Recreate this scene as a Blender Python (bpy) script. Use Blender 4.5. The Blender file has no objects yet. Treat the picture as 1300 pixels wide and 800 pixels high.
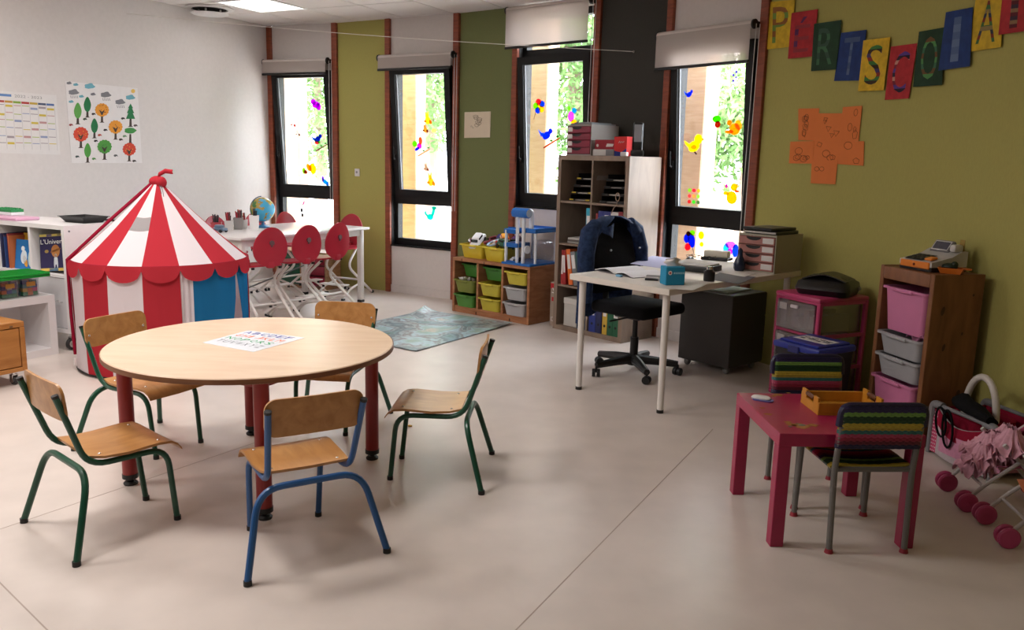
import bpy, bmesh, math, random
from mathutils import Vector, Matrix
random.seed(7)
scene = bpy.context.scene
C = bpy.context.collection
PI = math.pi
def R(a): return math.radians(a)

# ---------------------------------------------------------------- camera
FPX, PITCH, ROLL, CH = 1061.9, 0.1846, -0.0249, 1.4241
CAM = Vector((0, 0, CH))
_fw = Vector((0, math.cos(PITCH), -math.sin(PITCH)))
_r0 = Vector((1, 0, 0)); _d0 = _fw.cross(_r0)
_rt = _r0*math.cos(ROLL) + _d0*math.sin(ROLL)
_dn = _d0*math.cos(ROLL) - _r0*math.sin(ROLL)
cd = bpy.data.cameras.new('camera'); co = bpy.data.objects.new('camera', cd); C.objects.link(co)
cd.sensor_width = 36; cd.lens = FPX*36/1300; cd.clip_start = 0.05; cd.clip_end = 300
m = Matrix.Identity(4)
for i in range(3):
    m[i][0] = _rt[i]; m[i][1] = -_dn[i]; m[i][2] = -_fw[i]; m[i][3] = CAM[i]
co.matrix_world = m
scene.camera = co

# ---------------------------------------------------------------- world, lights, exposure
vs = scene.view_settings
vs.view_transform = 'Standard'; vs.look = 'None'; vs.gamma = 1; vs.use_curve_mapping = False
vs.exposure = 0.28
W = bpy.data.worlds.new('world'); scene.world = W; W.use_nodes = True
bg = W.node_tree.nodes['Background']
bg.inputs[0].default_value = (0.86, 0.93, 1.0, 1); bg.inputs[1].default_value = 13.0
LED_POWER = 22.0

# ---------------------------------------------------------------- pixel helpers
def ray(u, v):
    return (_rt*((u-650)/FPX) + _dn*((v-400)/FPX) + _fw)
def at(u, v, z):
    d = ray(u, v); t = (z-CH)/d.z
    return CAM + d*t
def on_plane(u, v, P, n):
    d = ray(u, v); t = (P-CAM).dot(n)/d.dot(n)
    return CAM + d*t

# ---------------------------------------------------------------- materials
def lin(c):
    return c/12.92 if c <= .04045 else ((c+.055)/1.055)**2.4
def hx(h):
    h = h.lstrip('#')
    return tuple(lin(int(h[i:i+2], 16)/255) for i in (0, 2, 4)) + (1,)
MATS = {}
def mat(key, col, rough=.5, metal=0., var=.06, scale=8., bump=0., spec=.5, stretch=None, kind='noise', col2=None, alpha=1., trans=0., coat=0., bscale=None):
    if key in MATS: return MATS[key]
    M = bpy.data.materials.new(key); M.use_nodes = True; MATS[key] = M
    nt = M.node_tree; b = nt.nodes['Principled BSDF']
    c = hx(col) if isinstance(col, str) else col
    b.inputs['Roughness'].default_value = rough; b.inputs['Metallic'].default_value = metal
    b.inputs['Specular IOR Level'].default_value = spec
    if coat: b.inputs['Coat Weight'].default_value = coat; b.inputs['Coat Roughness'].default_value = .15
    if trans: b.inputs['Transmission Weight'].default_value = trans
    if alpha < 1: b.inputs['Alpha'].default_value = alpha
    tc = nt.nodes.new('ShaderNodeTexCoord'); mp = nt.nodes.new('ShaderNodeMapping')
    nt.links.new(tc.outputs['Object'], mp.inputs[0])
    if stretch: mp.inputs['Scale'].default_value = stretch
    if kind == 'wood':
        t = nt.nodes.new('ShaderNodeTexNoise'); t.inputs['Scale'].default_value = scale
        t.inputs['Detail'].default_value = 5; t.inputs['Distortion'].default_value = .6
    else:
        t = nt.nodes.new('ShaderNodeTexNoise'); t.inputs['Scale'].default_value = scale
        t.inputs['Detail'].default_value = 3
    nt.links.new(mp.outputs[0], t.inputs[0])
    rp = nt.nodes.new('ShaderNodeValToRGB')
    rp.color_ramp.elements[0].position = .32; rp.color_ramp.elements[1].position = .68
    if col2: a, d = c, hx(col2)
    else:
        a = tuple(max(0, x*(1-var)) for x in c[:3])+(1,); d = tuple(min(1, x*(1+var)) for x in c[:3])+(1,)
    rp.color_ramp.elements[0].color = a; rp.color_ramp.elements[1].color = d
    nt.links.new(t.outputs[0], rp.inputs[0]); nt.links.new(rp.outputs[0], b.inputs['Base Color'])
    if bump:
        bp = nt.nodes.new('ShaderNodeBump'); bp.inputs['Strength'].default_value = bump; bp.inputs['Distance'].default_value = .004
        src = t
        if bscale:
            src = nt.nodes.new('ShaderNodeTexNoise'); src.inputs['Scale'].default_value = bscale; nt.links.new(mp.outputs[0], src.inputs[0])
        nt.links.new(src.outputs[0], bp.inputs['Height']); nt.links.new(bp.outputs[0], b.inputs['Normal'])
    return M
def wood(key, c1, c2, rough=.45, st=(2, 2, 14), scale=3.):
    return mat(key, c1, rough, col2=c2, kind='wood', scale=scale, stretch=st)
def glassmat(key, tint=(1, 1, 1, 1), gl=.05, rough=.0):
    if key in MATS: return MATS[key]
    M = bpy.data.materials.new(key); M.use_nodes = True; MATS[key] = M; nt = M.node_tree
    for n in list(nt.nodes):
        if n.type != 'OUTPUT_MATERIAL': nt.nodes.remove(n)
    out = nt.nodes['Material Output']
    tr = nt.nodes.new('ShaderNodeBsdfTransparent'); tr.inputs[0].default_value = tint
    g = nt.nodes.new('ShaderNodeBsdfGlossy'); g.inputs['Roughness'].default_value = rough
    mx = nt.nodes.new('ShaderNodeMixShader'); mx.inputs[0].default_value = gl
    nt.links.new(tr.outputs[0], mx.inputs[1]); nt.links.new(g.outputs[0], mx.inputs[2]); nt.links.new(mx.outputs[0], out.inputs[0])
    return M
def gelmat(key, col, clear=.1, diff=.35):
    """thin coloured film or cloth: diffuse + translucent + a little clear"""
    if key in MATS: return MATS[key]
    M = bpy.data.materials.new(key); M.use_nodes = True; MATS[key] = M; nt = M.node_tree
    for n in list(nt.nodes):
        if n.type != 'OUTPUT_MATERIAL': nt.nodes.remove(n)
    out = nt.nodes['Material Output']; c = hx(col)
    d = nt.nodes.new('ShaderNodeBsdfDiffuse'); d.inputs[0].default_value = c
    t = nt.nodes.new('ShaderNodeBsdfTranslucent'); t.inputs[0].default_value = c
    x = nt.nodes.new('ShaderNodeBsdfTransparent'); x.inputs[0].default_value = c
    m1 = nt.nodes.new('ShaderNodeMixShader'); m1.inputs[0].default_value = 1-diff
    m2 = nt.nodes.new('ShaderNodeMixShader'); m2.inputs[0].default_value = clear
    nt.links.new(d.outputs[0], m1.inputs[1]); nt.links.new(t.outputs[0], m1.inputs[2])
    nt.links.new(m1.outputs[0], m2.inputs[1]); nt.links.new(x.outputs[0], m2.inputs[2]); nt.links.new(m2.outputs[0], out.inputs[0])
    return M
def pl(col, rough=.4, **k):      # plain plastic / paint by colour
    return mat('plastic '+col+str(rough), col, rough, var=.03, **k)
def paper(col): return mat('paper '+col, col, .85, var=.02, scale=20)
def cloth(col, b=.25): return mat('cloth '+col, col, .9, var=.08, scale=60, bump=b, spec=.2)

# ---------------------------------------------------------------- mesh building
class MB:
    def __init__(s): s.v = []; s.f = []
    def add(s, vs_, fs, M=None):
        o = len(s.v)
        for p in vs_:
            p = Vector(p)
            s.v.append(M @ p if M is not None else p)
        s.f += [tuple(i+o for i in f) for f in fs]; return s
    def box(s, x0, x1, y0, y1, z0, z1, M=None):
        return s.add([(x0,y0,z0),(x1,y0,z0),(x1,y1,z0),(x0,y1,z0),(x0,y0,z1),(x1,y0,z1),(x1,y1,z1),(x0,y1,z1)],
                     [(0,3,2,1),(4,5,6,7),(0,1,5,4),(1,2,6,5),(2,3,7,6),(3,0,4,7)], M)
    def rbox(s, x0, x1, y0, y1, z0, z1, b=.006, seg=2, M=None):
        bm = bmesh.new(); bmesh.ops.create_cube(bm, size=1)
        for v in bm.verts:
            v.co = Vector(((x0+x1)/2+v.co.x*(x1-x0), (y0+y1)/2+v.co.y*(y1-y0), (z0+z1)/2+v.co.z*(z1-z0)))
        b = min(b, .45*min(x1-x0, y1-y0, z1-z0))
        bmesh.ops.bevel(bm, geom=list(bm.edges), offset=b, segments=seg, affect='EDGES', profile=.5)
        s.bm(bm, M); return s
    def bm(s, bm, M=None):
        bm.verts.index_update()
        s.add([v.co.copy() for v in bm.verts], [tuple(v.index for v in f.verts) for f in bm.faces], M); bm.free(); return s
    def rings(s, rings, cap=True, closed=True, M=None):
        n = len(rings[0]); vs_ = [p for r in rings for p in r]; fs = []
        for i in range(len(rings)-1):
            for j in range(n if closed else n-1):
                k = (j+1) % n
                fs.append((i*n+j, i*n+k, (i+1)*n+k, (i+1)*n+j))
        if cap:
            fs.append(tuple(reversed(range(n)))); fs.append(tuple((len(rings)-1)*n+j for j in range(n)))
        return s.add(vs_, fs, M)
    def cyl(s, c, r, z0, z1, n=20, r2=None, M=None):
        r2 = r if r2 is None else r2
        A = [[(c[0]+q*math.cos(2*PI*i/n), c[1]+q*math.sin(2*PI*i/n), z) for i in range(n)] for q, z in ((r, z0), (r2, z1))]
        return s.rings(A, M=M)
    def lathe(s, prof, n=24, M=None, c=(0, 0)):
        A = [[(c[0]+max(q, 1e-4)*math.cos(2*PI*i/n), c[1]+max(q, 1e-4)*math.sin(2*PI*i/n), z) for i in range(n)] for q, z in prof]
        return s.rings(A, M=M)
    def tube(s, pts, r, n=10, M=None):
        pts = [Vector(p) for p in pts]; rs = r if isinstance(r, (list, tuple)) else [r]*len(pts)
        rings = []; up = None
        for i, p in enumerate(pts):
            t = (pts[min(i+1, len(pts)-1)]-pts[max(i-1, 0)]).normalized()
            if up is None: up = Vector((0, 0, 1)) if abs(t.z) < .9 else Vector((1, 0, 0))
            a = t.cross(up)
            if a.length < 1e-5: a = t.cross(Vector((0, 1, 0)))
            a.normalize(); b = a.cross(t).normalized(); up = b
            rings.append([p+a*rs[i]*math.cos(2*PI*k/n)+b*rs[i]*math.sin(2*PI*k/n) for k in range(n)])
        return s.rings(rings, M=M)
    def prism(s, poly, z0, z1, M=None):
        n = len(poly); vs_ = [(x, y, z0) for x, y in poly]+[(x, y, z1) for x, y in poly]
        fs = [tuple(reversed(range(n))), tuple(range(n, 2*n))]+[(i, (i+1) % n, n+(i+1) % n, n+i) for i in range(n)]
        return s.add(vs_, fs, M)
    def sphere(s, c, r, n=16, m_=10, sc=(1, 1, 1), M=None):
        A = []
        for i in range(m_+1):
            th = -PI/2+PI*i/m_; q = max(math.cos(th), 1e-3)
            A.append([(c[0]+r*sc[0]*q*math.cos(2*PI*k/n), c[1]+r*sc[1]*q*math.sin(2*PI*k/n), c[2]+r*sc[2]*math.sin(th)) for k in range(n)])
        return s.rings(A, M=M)
    def grid(s, fn, nu, nv, M=None):
        vs_ = [fn(i/nu, j/nv) for j in range(nv+1) for i in range(nu+1)]
        fs = [(j*(nu+1)+i, j*(nu+1)+i+1, (j+1)*(nu+1)+i+1, (j+1)*(nu+1)+i) for j in range(nv) for i in range(nu)]
        return s.add(vs_, fs, M)
    def build(s, name, material, parent=None, ang=35, recalc=True, thick=0):
        me = bpy.data.meshes.new(name); me.from_pydata([tuple(v) for v in s.v], [], s.f)
        bm = bmesh.new(); bm.from_mesh(me)
        if recalc: bmesh.ops.recalc_face_normals(bm, faces=bm.faces)
        if thick:
            bmesh.ops.solidify(bm, geom=list(bm.faces), thickness=thick)
            bmesh.ops.recalc_face_normals(bm, faces=bm.faces)
        bm.to_mesh(me); bm.free()
        for p in me.polygons: p.use_smooth = True
        me.set_sharp_from_angle(angle=R(ang))
        me.materials.append(material)
        o = bpy.data.objects.new(name, me); C.objects.link(o)
        if parent: o.parent = parent
        return o
def fillet(pts, r=.05, n=5):
    pts = [Vector(p) for p in pts]; out = [pts[0]]
    for i in range(1, len(pts)-1):
        a, p, b = pts[i-1], pts[i], pts[i+1]
        d1 = (a-p); d2 = (b-p); q = min(r, d1.length*.48, d2.length*.48)
        A = p+d1.normalized()*q; B = p+d2.normalized()*q
        for k in range(n+1):
            t = k/n; out.append(A*(1-t)**2+p*2*t*(1-t)+B*t*t)
    out.append(pts[-1]); return out
def rrect(w, h, r, n=5, cx=0, cy=0):
    out = []
    for (sx, sy, a0) in ((1, 1, 0), (-1, 1, 90), (-1, -1, 180), (1, -1, 270)):
        for k in range(n+1):
            a = R(a0+90*k/n); out.append((cx+sx*(w/2-r)+r*math.cos(a), cy+sy*(h/2-r)+r*math.sin(a)))
    return out
def ell(cx, cy, a, b, n=16, rot=0):
    return [(cx+a*math.cos(t)*math.cos(rot)-b*math.sin(t)*math.sin(rot), cy+a*math.cos(t)*math.sin(rot)+b*math.sin(t)*math.cos(rot)) for t in [2*PI*i/n for i in range(n)]]
def tag(o, label, cat, group=None):
    o['label'] = label; o['category'] = cat
    if group: o['group'] = group
    return o
def thing(name, label, cat, loc=(0, 0, 0), rz=0, group=None):
    o = bpy.data.objects.new(name, None); C.objects.link(o); o.empty_display_size = .05
    o.location = loc; o.rotation_euler = (0, 0, rz); return tag(o, label, cat, group)
def struct(o): o['kind'] = 'structure'; return o
def snode(name, loc=(0, 0, 0), rz=0):
    o = bpy.data.objects.new(name, None); C.objects.link(o); o.location = loc; o.rotation_euler = (0, 0, rz); return struct(o)
def copy_tree(o, parent=None):
    c = o.copy(); C.objects.link(c); c.parent = parent
    for ch in o.children: copy_tree(ch, c)
    return c
_txt = {}
def text_polys(s):
    """letter outline mesh (verts, faces) normalised to a unit box"""
    if s in _txt: return _txt[s]
    cu = bpy.data.curves.new('t', 'FONT'); cu.body = s; cu.resolution_u = 3
    o = bpy.data.objects.new('t', cu); C.objects.link(o)
    dg = bpy.context.evaluated_depsgraph_get(); me = bpy.data.meshes.new_from_object(o.evaluated_get(dg))
    vs_ = [v.co.copy() for v in me.vertices]; fs = [tuple(p.vertices) for p in me.polygons]
    bpy.data.objects.remove(o); bpy.data.meshes.remove(me); bpy.data.curves.remove(cu)
    x0 = min(v.x for v in vs_); x1 = max(v.x for v in vs_); y0 = min(v.y for v in vs_); y1 = max(v.y for v in vs_)
    _txt[s] = ([((v.x-x0)/(x1-x0), (v.y-y0)/(y1-y0)) for v in vs_], fs, (x1-x0)/(y1-y0)); return _txt[s]
def add_text(mb, s, fn):
    """fn maps (0..1, 0..1) to a point"""
    v, f, a = text_polys(s); mb.add([fn(x, y) for x, y in v], f)

# ================================================================ THE ROOM
H = 2.78
PTS = [(-2.750, 9.558), (-1.913, 9.186), (-1.339, 8.848), (-.569, 8.389), (-.036, 7.985), (.688, 7.345), (1.176, 6.856), (1.746, 6.127)]
a_ = [-60.5, -64, -67.5, -71, -74.5, -77.5, -79, -80, -81, -84, -88]; l_ = [.33]*6+[.5]*3+[2.2, 4.5]
for a, l in zip(a_, l_):
    p = PTS[-1]; PTS.append((p[0]+l*math.cos(R(a)), p[1]+l*math.sin(R(a))))
YB = PTS[-1][1]
COR = Vector((PTS[0][0], PTS[0][1], 0))
LWD = Vector((-.4067, -.9135, 0))                       # along the left wall, towards the camera
LEN_L = (COR.y-YB)/.9135
LEND = COR+LWD*LEN_L
FAC = []
for i in range(len(PTS)-1):
    A = Vector((*PTS[i], 0)); B = Vector((*PTS[i+1], 0)); FAC.append((A, math.atan2(B.y-A.y, B.x-A.x), (B-A).length))
def on_wall(u, v):
    d = ray(u, v)
    for k, (A, a, L) in enumerate(FAC):
        n = Vector((-math.sin(a), math.cos(a), 0))
        if d.dot(n) <= 0: continue
        P = on_plane(u, v, A, n); s = (P-A).dot(Vector((math.cos(a), math.sin(a), 0)))
        if -.001 <= s <= L+.001: return k, s, P.z
    return None
def facet_coords(k, u, v):
    A, a, L = FAC[k]; P = on_plane(u, v, A, Vector((-math.sin(a), math.cos(a), 0)))
    return (P-A).dot(Vector((math.cos(a), math.sin(a), 0))), P.z

M_white = mat('white wall', '#d3cdca', .85, var=.02, scale=30, bump=.05)
M_white2 = mat('white panel', '#cfc8c4', .8, var=.02, scale=30)
M_green = mat('lime green fabric wall', '#a69f58', .85, var=.03, scale=120, bump=.12, stretch=(1, 1, .3))
M_olive = mat('olive green fabric wall', '#6e7547', .85, var=.03, scale=120, bump=.12, stretch=(1, 1, .3))
M_dark = mat('charcoal fabric wall', '#35342f', .85, var=.04, scale=120, bump=.12, stretch=(1, 1, .3))
M_post = wood('red brown timber', '#95492c', '#783a24', .5)
M_blk = mat('black window frame', '#0a0a0b', .5, var=.05, spec=.3)
M_glass = glassmat('window glass')
M_ceil = mat('ceiling tile', '#dcd6d2', .9, var=.02, scale=80, bump=.1)

# floor: beige lino with welded seams
def floor_mat():
    M = mat('beige linoleum floor', '#cec2ba', .34, var=.045, scale=5, bump=.0, spec=.45)
    nt = M.node_tree; b = nt.nodes['Principled BSDF']
    n2 = nt.nodes.new('ShaderNodeTexNoise'); n2.inputs['Scale'].default_value = 2.2; n2.inputs['Detail'].default_value = 6
    tc = [n for n in nt.nodes if n.type == 'TEX_COORD'][0]; nt.links.new(tc.outputs['Object'], n2.inputs[0])
    mr = nt.nodes.new('ShaderNodeMapRange'); mr.inputs[3].default_value = .26; mr.inputs[4].default_value = .42
    nt.links.new(n2.outputs[0], mr.inputs[0]); nt.links.new(mr.outputs[0], b.inputs['Roughness'])
    return M
M_floor = floor_mat()
poly = [(x, y) for x, y in PTS]+[(LEND.x, LEND.y)]
mb = MB(); mb.prism(poly, -.12, 0); floor = struct(mb.build('floor', M_floor))
# welded seams of the lino sheets (a dull line flush with the floor)
M_seam = mat('lino seam', '#a8988d', .6)
for (p, q_) in (((655, 800), (905, 545)), ((0, 672), (330, 560)), ((60, 800), (-20, 720))):
    A = at(*p, 0); B = at(*q_, 0); d = (B-A).normalized(); A = A-d*.2; n = Vector((-d.y, d.x, 0))*.0022
    mb = MB(); mb.prism([tuple((A-n).xy), tuple((B-n).xy), tuple((B+n).xy), tuple((A+n).xy)], -.002, .0006)
    mb.build('floor_seam', M_seam, floor)

# ceiling: slab and a grid of tiles
mb = MB(); mb.prism(poly, H+.02, H+.14); ceil = struct(mb.build('ceiling', mat('ceiling void', '#2e2b29', .9)))
GA = R(-27); gx = Vector((math.cos(GA), math.sin(GA), 0)); gy = Vector((-math.sin(GA), math.cos(GA), 0))
G0 = Vector((-1.175, 8.681, 0))
def inside(P, marg=0):
    # within the curved facade and the left wall
    for (A, a, L) in FAC:
        n = Vector((-math.sin(a), math.cos(a), 0))
        if (P-A).dot(n) > -marg: return False
    nl = Vector((-LWD.y, LWD.x, 0)); nl = nl if nl.x < 0 else -nl
    if (P-COR).dot(nl) > -marg: return False
    return P.y > YB+.05
def clip_poly(pl_, P, n):
    out = []
    for i in range(len(pl_)):
        a, b = pl_[i], pl_[(i+1) % len(pl_)]; da, db = (a-P).dot(n), (b-P).dot(n)
        if da <= 0: out.append(a)
        if da*db < 0: out.append(a+(b-a)*(da/(da-db)))
    return out
nl = Vector((LWD.y, -LWD.x, 0)); nl = nl if nl.x < 0 else -nl
def cell(x, y):
    d = Vector((x, y, 0))-G0; return (math.floor(d.dot(gx)/TL), math.floor((d.dot(gy)+.07)/TL))
TL = .6
LEDS = [(-2, -2)]+[cell(*p) for p in ((-3.3, 5.6), (-2.3, 5.0), (-3.3, 3.0), (-1.75, 3.1), (-4.3, 2.6), (-2.6, .7))]
for i in range(-14, 14):
    for j in range(-22, 6):
        q = [G0+gx*((i+dx)*TL)+gy*((j+dy)*TL-.07) for dx, dy in ((.011, .011), (.989, .011), (.989, .989), (.011, .989))]
        ctr = sum(q, Vector())/4
        if ctr.y < 3.6: continue                               # tiles only where they can be told apart
        for (A, a, L) in FAC:
            q = clip_poly(q, A-Vector((-math.sin(a), math.cos(a), 0))*.004, Vector((-math.sin(a), math.cos(a), 0)))
            if len(q) < 3: break
        if len(q) >= 3: q = clip_poly(q, COR-nl*.004, nl)
        if len(q) < 3: continue
        if (i, j) in LEDS: continue
        mb = MB(); mb.prism([(p.x, p.y) for p in q], H, H+.02); mb.build('ceiling_tile', M_ceil, ceil)
q = clip_poly([Vector((-9, YB, 0)), Vector((4, YB, 0)), Vector((4, 3.3, 0)), Vector((-9, 3.3, 0))], COR, nl)
for (A, a, L) in FAC[-8:]: q = clip_poly(q, A, Vector((-math.sin(a), math.cos(a), 0)))
mb = MB(); mb.prism([(p.x, p.y) for p in q], H+.001, H+.0195); mb.build('ceiling_field', M_ceil, ceil)

# LED ceiling panels (lit)
M_led = bpy.data.materials.new('led diffuser'); M_led.use_nodes = True
_b = M_led.node_tree.nodes['Principled BSDF']; _b.inputs['Emission Color'].default_value = (1, .96, .92, 1); _b.inputs['Emission Strength'].default_value = 1.2
def led(i, j, power, label):
    c = G0+gx*((i+.5)*TL)+gy*((j+.5)*TL-.07)
    t = thing('ceiling_light', label, 'light', (c.x, c.y, H), GA)
    mb = MB(); w = .297
    for (x0, x1, y0, y1) in ((-w, w, -w, -w+.012), (-w, w, w-.012, w), (-w, -w+.012, -w+.012, w-.012), (w-.012, w, -w+.012, w-.012)): mb.box(x0, x1, y0, y1, -.006, .02)
    mb.build('frame', pl('#e8e8e6'), t)
    mb = MB(); mb.box(-w+.012, w-.012, -w+.012, w-.012, .0, .02); mb.build('diffuser', M_led, t)
    ld = bpy.data.lights.new('led_light', 'AREA'); ld.shape = 'SQUARE'; ld.size = .55; ld.energy = power; ld.color = (1, .955, .92)
    lo = bpy.data.objects.new('led_light', ld); C.objects.link(lo); lo.parent = t; lo.location = (0, 0, -.012)
LAB = ['square ceiling light panel close to the round air vent', 'square ceiling light panel over the book cabinet', 'square ceiling light panel over the circus tent', 'square ceiling light panel over the wooden chest', 'square ceiling light panel over the round table', 'square ceiling light panel beside the white wall calendar', 'square ceiling light panel over the open floor by the white wall']
for k, (i, j) in enumerate(LEDS): led(i, j, LED_POWER*(.12, .95, .8, .8, 1.4, .8, .8)[k], LAB[k])

# left wall, back wall
def wallslab(name, A, B, z0, z1, M, out, th=.12):
    mb = MB(); n = out*th
    mb.prism([(A.x, A.y), (B.x, B.y), (B.x+n.x, B.y+n.y), (A.x+n.x, A.y+n.y)], z0, z1); return struct(mb.build(name, M))
wallslab('wall_left', COR+nl*0, LEND, 0, H+.14, M_white, nl)
wallslab('wall_back', LEND, Vector((*PTS[-1], 0)), 0, H+.14, M_white, Vector((0, -1, 0)))
# low baseboard along the left wall
d_ = LWD; mb = MB(); A = COR+LWD*.02-nl*.0; B = LEND
mb.prism([(A.x, A.y), (B.x, B.y), (B.x-nl.x*.012, B.y-nl.y*.012), (A.x-nl.x*.012, A.y-nl.y*.012)], 0, .08); struct(mb.build('baseboard_left', M_white2))

# facade: facet local frame x along wall (to the right), y outwards, z up
def facet_node(name, k):
    A, a, L = FAC[k]; return snode(name, A, a), L
def panel(k, name, M):
    A, a, L = FAC[k]; mb = MB(); mb.box(0, L, 0, .14, 0, H+.14); o = struct(mb.build(name, M)); o.location = A; o.rotation_euler = (0, 0, a); return o
panel(1, 'wall_panel_1', M_green); panel(3, 'wall_panel_2', M_olive); panel(5, 'wall_panel_3', M_dark)
mb = MB(); # lime wall on the right, one bent wall of several facets
_in = [Vector((*p, 0)) for p in PTS[7:]]; _out = []
for i_, p_ in enumerate(_in):
    k_ = [min(max(7+i_-1, 7), len(FAC)-1), min(7+i_, len(FAC)-1)]; n_ = sum((Vector((-math.sin(FAC[q][1]), math.cos(FAC[q][1]), 0)) for q in k_), Vector()).normalized(); _out.append(p_+n_*.14)
mb.prism([(p.x, p.y) for p in _in+_out[::-1]], 0, H+.14)
struct(mb.build('wall_right', M_green))
WIN = {}
def window(n, k, sill, tilt, transom=False):
    A, a, L = FAC[k]; Mx = Matrix.Translation(A) @ Matrix.Rotation(a, 4, 'Z')
    def S(name, mb, M, par=None):
        o = mb.build(name, M, par)
        if not par: struct(o); o.location = A; o.rotation_euler = (0, 0, a)
        return o
    # timber posts
    for x0, x1 in ((-.008, .056), (L-.06, L+.008)):
        mb = MB(); mb.rbox(x0, x1, -.03, .16, 0, H, .004, 1); S('trim_%d' % (n*2-1 if x0 < .01 else n*2), mb, M_post)
    x0, x1 = .056, L-.06
    zt = 2.30 if not transom else 2.72
    mb = MB(); mb.box(x0, x1, .0, .14, 0, sill)
    mb.box(x0, x1, 0, .14, zt, H+.14); S('wall_window_%d' % n, mb, M_white2)
    mb = MB(); mb.box(x0, x1, -.012, 0, 0, .08); S('baseboard_window_%d' % n, mb, M_white2)
    # black frame
    w = snode('window_%d' % n, A, a); y0, y1 = .05, .125; fw = .05
    fr = MB()
    fr.box(x0, x0+fw, y0, y1, sill, zt); fr.box(x1-fw, x1, y0, y1, sill, zt)
    fr.box(x0, x1, y0, y1, sill, sill+.07); fr.box(x0, x1, y0, y1, zt-.06, zt)
    zb = sill+.07
    if not transom: fr.box(x0, x1, y0-.005, y1, .935, 1.03); zb = 1.03
    else: fr.box(x0, x1, y0, y1, 2.33, 2.40)
    fr.build('window_frame', M_blk, w)
    mb = MB(); mb.box(x0-.004, x1+.004, -.015, .06, sill-.012, sill); mb.build('window_sill', M_blk, w)
    for xx in (x0, x1-.004):
        mb = MB(); mb.box(xx, xx+.004, .0, .05, sill, zt); mb.build('reveal', pl('#1a1a1c', .6), w)
    if not transom:
        mb = MB(); mb.box(x0+fw, x1-fw, .09, .096, sill+.07, .935); g = mb.build('pane', M_glass, w)
    else:
        mb = MB(); mb.box(x0+fw, x1-fw, .09, .096, 2.40, zt-.06); mb.build('pane', M_glass, w)
    # tilted sash
    top = 2.30 if transom is False else 2.33
    hgt = top-.005-zb+.03
    s = bpy.data.objects.new('sash', None); C.objects.link(s); s.parent = w
    s.location = (0, .07, zb-.02); s.rotation_euler = (R(tilt), 0, 0)
    sx0, sx1 = x0+.02, x1-.02; sw = .066
    sf = MB(); sf.box(sx0, sx0+sw, -.03, .03, 0, hgt); sf.box(sx1-sw, sx1, -.03, .03, 0, hgt); sf.box(sx0+sw, sx1-sw, -.03, .03, 0, .075); sf.box(sx0+sw, sx1-sw, -.03, .03, hgt-.07, hgt)
    sf.build('sash_frame', M_blk, s)
    mb = MB(); mb.box(sx0+sw, sx1-sw, -.004, .004, .075, hgt-.07); mb.build('pane', M_glass, s)
    # light seal strips seen beside the glass
    mb = MB(); mb.box(sx0+sw, sx0+sw+.012, -.012, -.004, .075, hgt-.07); mb.build('seal', pl('#8d9096', .5), s)
    # handle on the sash's left side
    hm = MB(); hm.rbox(sx0+.02, sx0+.045, -.045, -.03, hgt*.28, hgt*.28+.07, .004, 1); hm.tube(fillet([(sx0+.032, -.04, hgt*.3), (sx0+.032, -.065, hgt*.3), (sx0+.032, -.065, hgt*.3+.12)], .012), .008, 8)
    hm.build('window_handle', M_blk, s)
    WIN[n] = dict(k=k, A=A, a=a, L=L, M=Mx, S=Mx @ Matrix.Translation((0, .07, zb-.02)) @ Matrix.Rotation(R(tilt), 4, 'X'), x0=x0, x1=x1)
window(1, 0, .505, 4.5); window(2, 2, .505, 4.5); window(3, 4, .99, 4.0, True); window(4, 6, .505, 4.0)

# roller blinds
M_blind = gelmat('screen blind fabric', '#ddd5d0', .33, .6)
M_bar = pl('#0d0d0f', .5)
def blind(n, ztop, zbot, x0, x1, label):
    w = WIN[n]; t = thing('roller_blind', label, 'blind', w['A'], w['a'])
    y = -.085; r = .028
    rl = MB(); rl.tube([(x0, y, ztop-r), (x1, y, ztop-r)], r, 18); rl.build('roller', gelmat('rolled blind fabric', '#ddd5d0', 0, .8), t)
    mb = MB(); mb.box(x0+.004, x1-.004, y-r, y-r+.0012, zbot, ztop-r); mb.build('fabric', M_blind, t)
    mb = MB(); mb.rbox(x0, x1, y-r-.008, y-r+.01, zbot-.022, zbot, .004, 1); mb.build('bottom_bar', M_bar, t)
    for xx in (x0-.012, x1+.0):
        mb = MB(); mb.tube([(xx, y, ztop-r), (xx+.014, y, ztop-r)], r+.006, 16); mb.box(xx+.002, xx+.012, y, -.0305, ztop-r-.02, ztop-r+.02); mb.build('bracket', M_bar, t)
    ch = MB(); ch.tube([(x1+.022, y, ztop-r), (x1+.022, y-.01, .9 if n != 3 else 1.52)], .0025, 6); ch.tube([(x1+.03, y+.03, ztop-r), (x1+.03, y+.02, .9 if n != 3 else 1.52)], .0025, 6); ch.build('pull_chain', pl('#d8d8d8', .4), t)
L_ = lambda n: WIN[n]['L']
blind(1, 2.42, 2.275, -.0, .845, 'short grey roller blind on the window beside the white wall')
blind(2, 2.42, 2.285, -.03, .875, 'short grey roller blind on the window between lime and olive panels')
blind(3, 2.765, 2.42, -.02, .915, 'half lowered grey screen blind hanging from the ceiling, trees showing through')
blind(4, 2.42, 2.15, -.03, .86, 'short grey roller blind on the window beside the paper letters')
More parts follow.
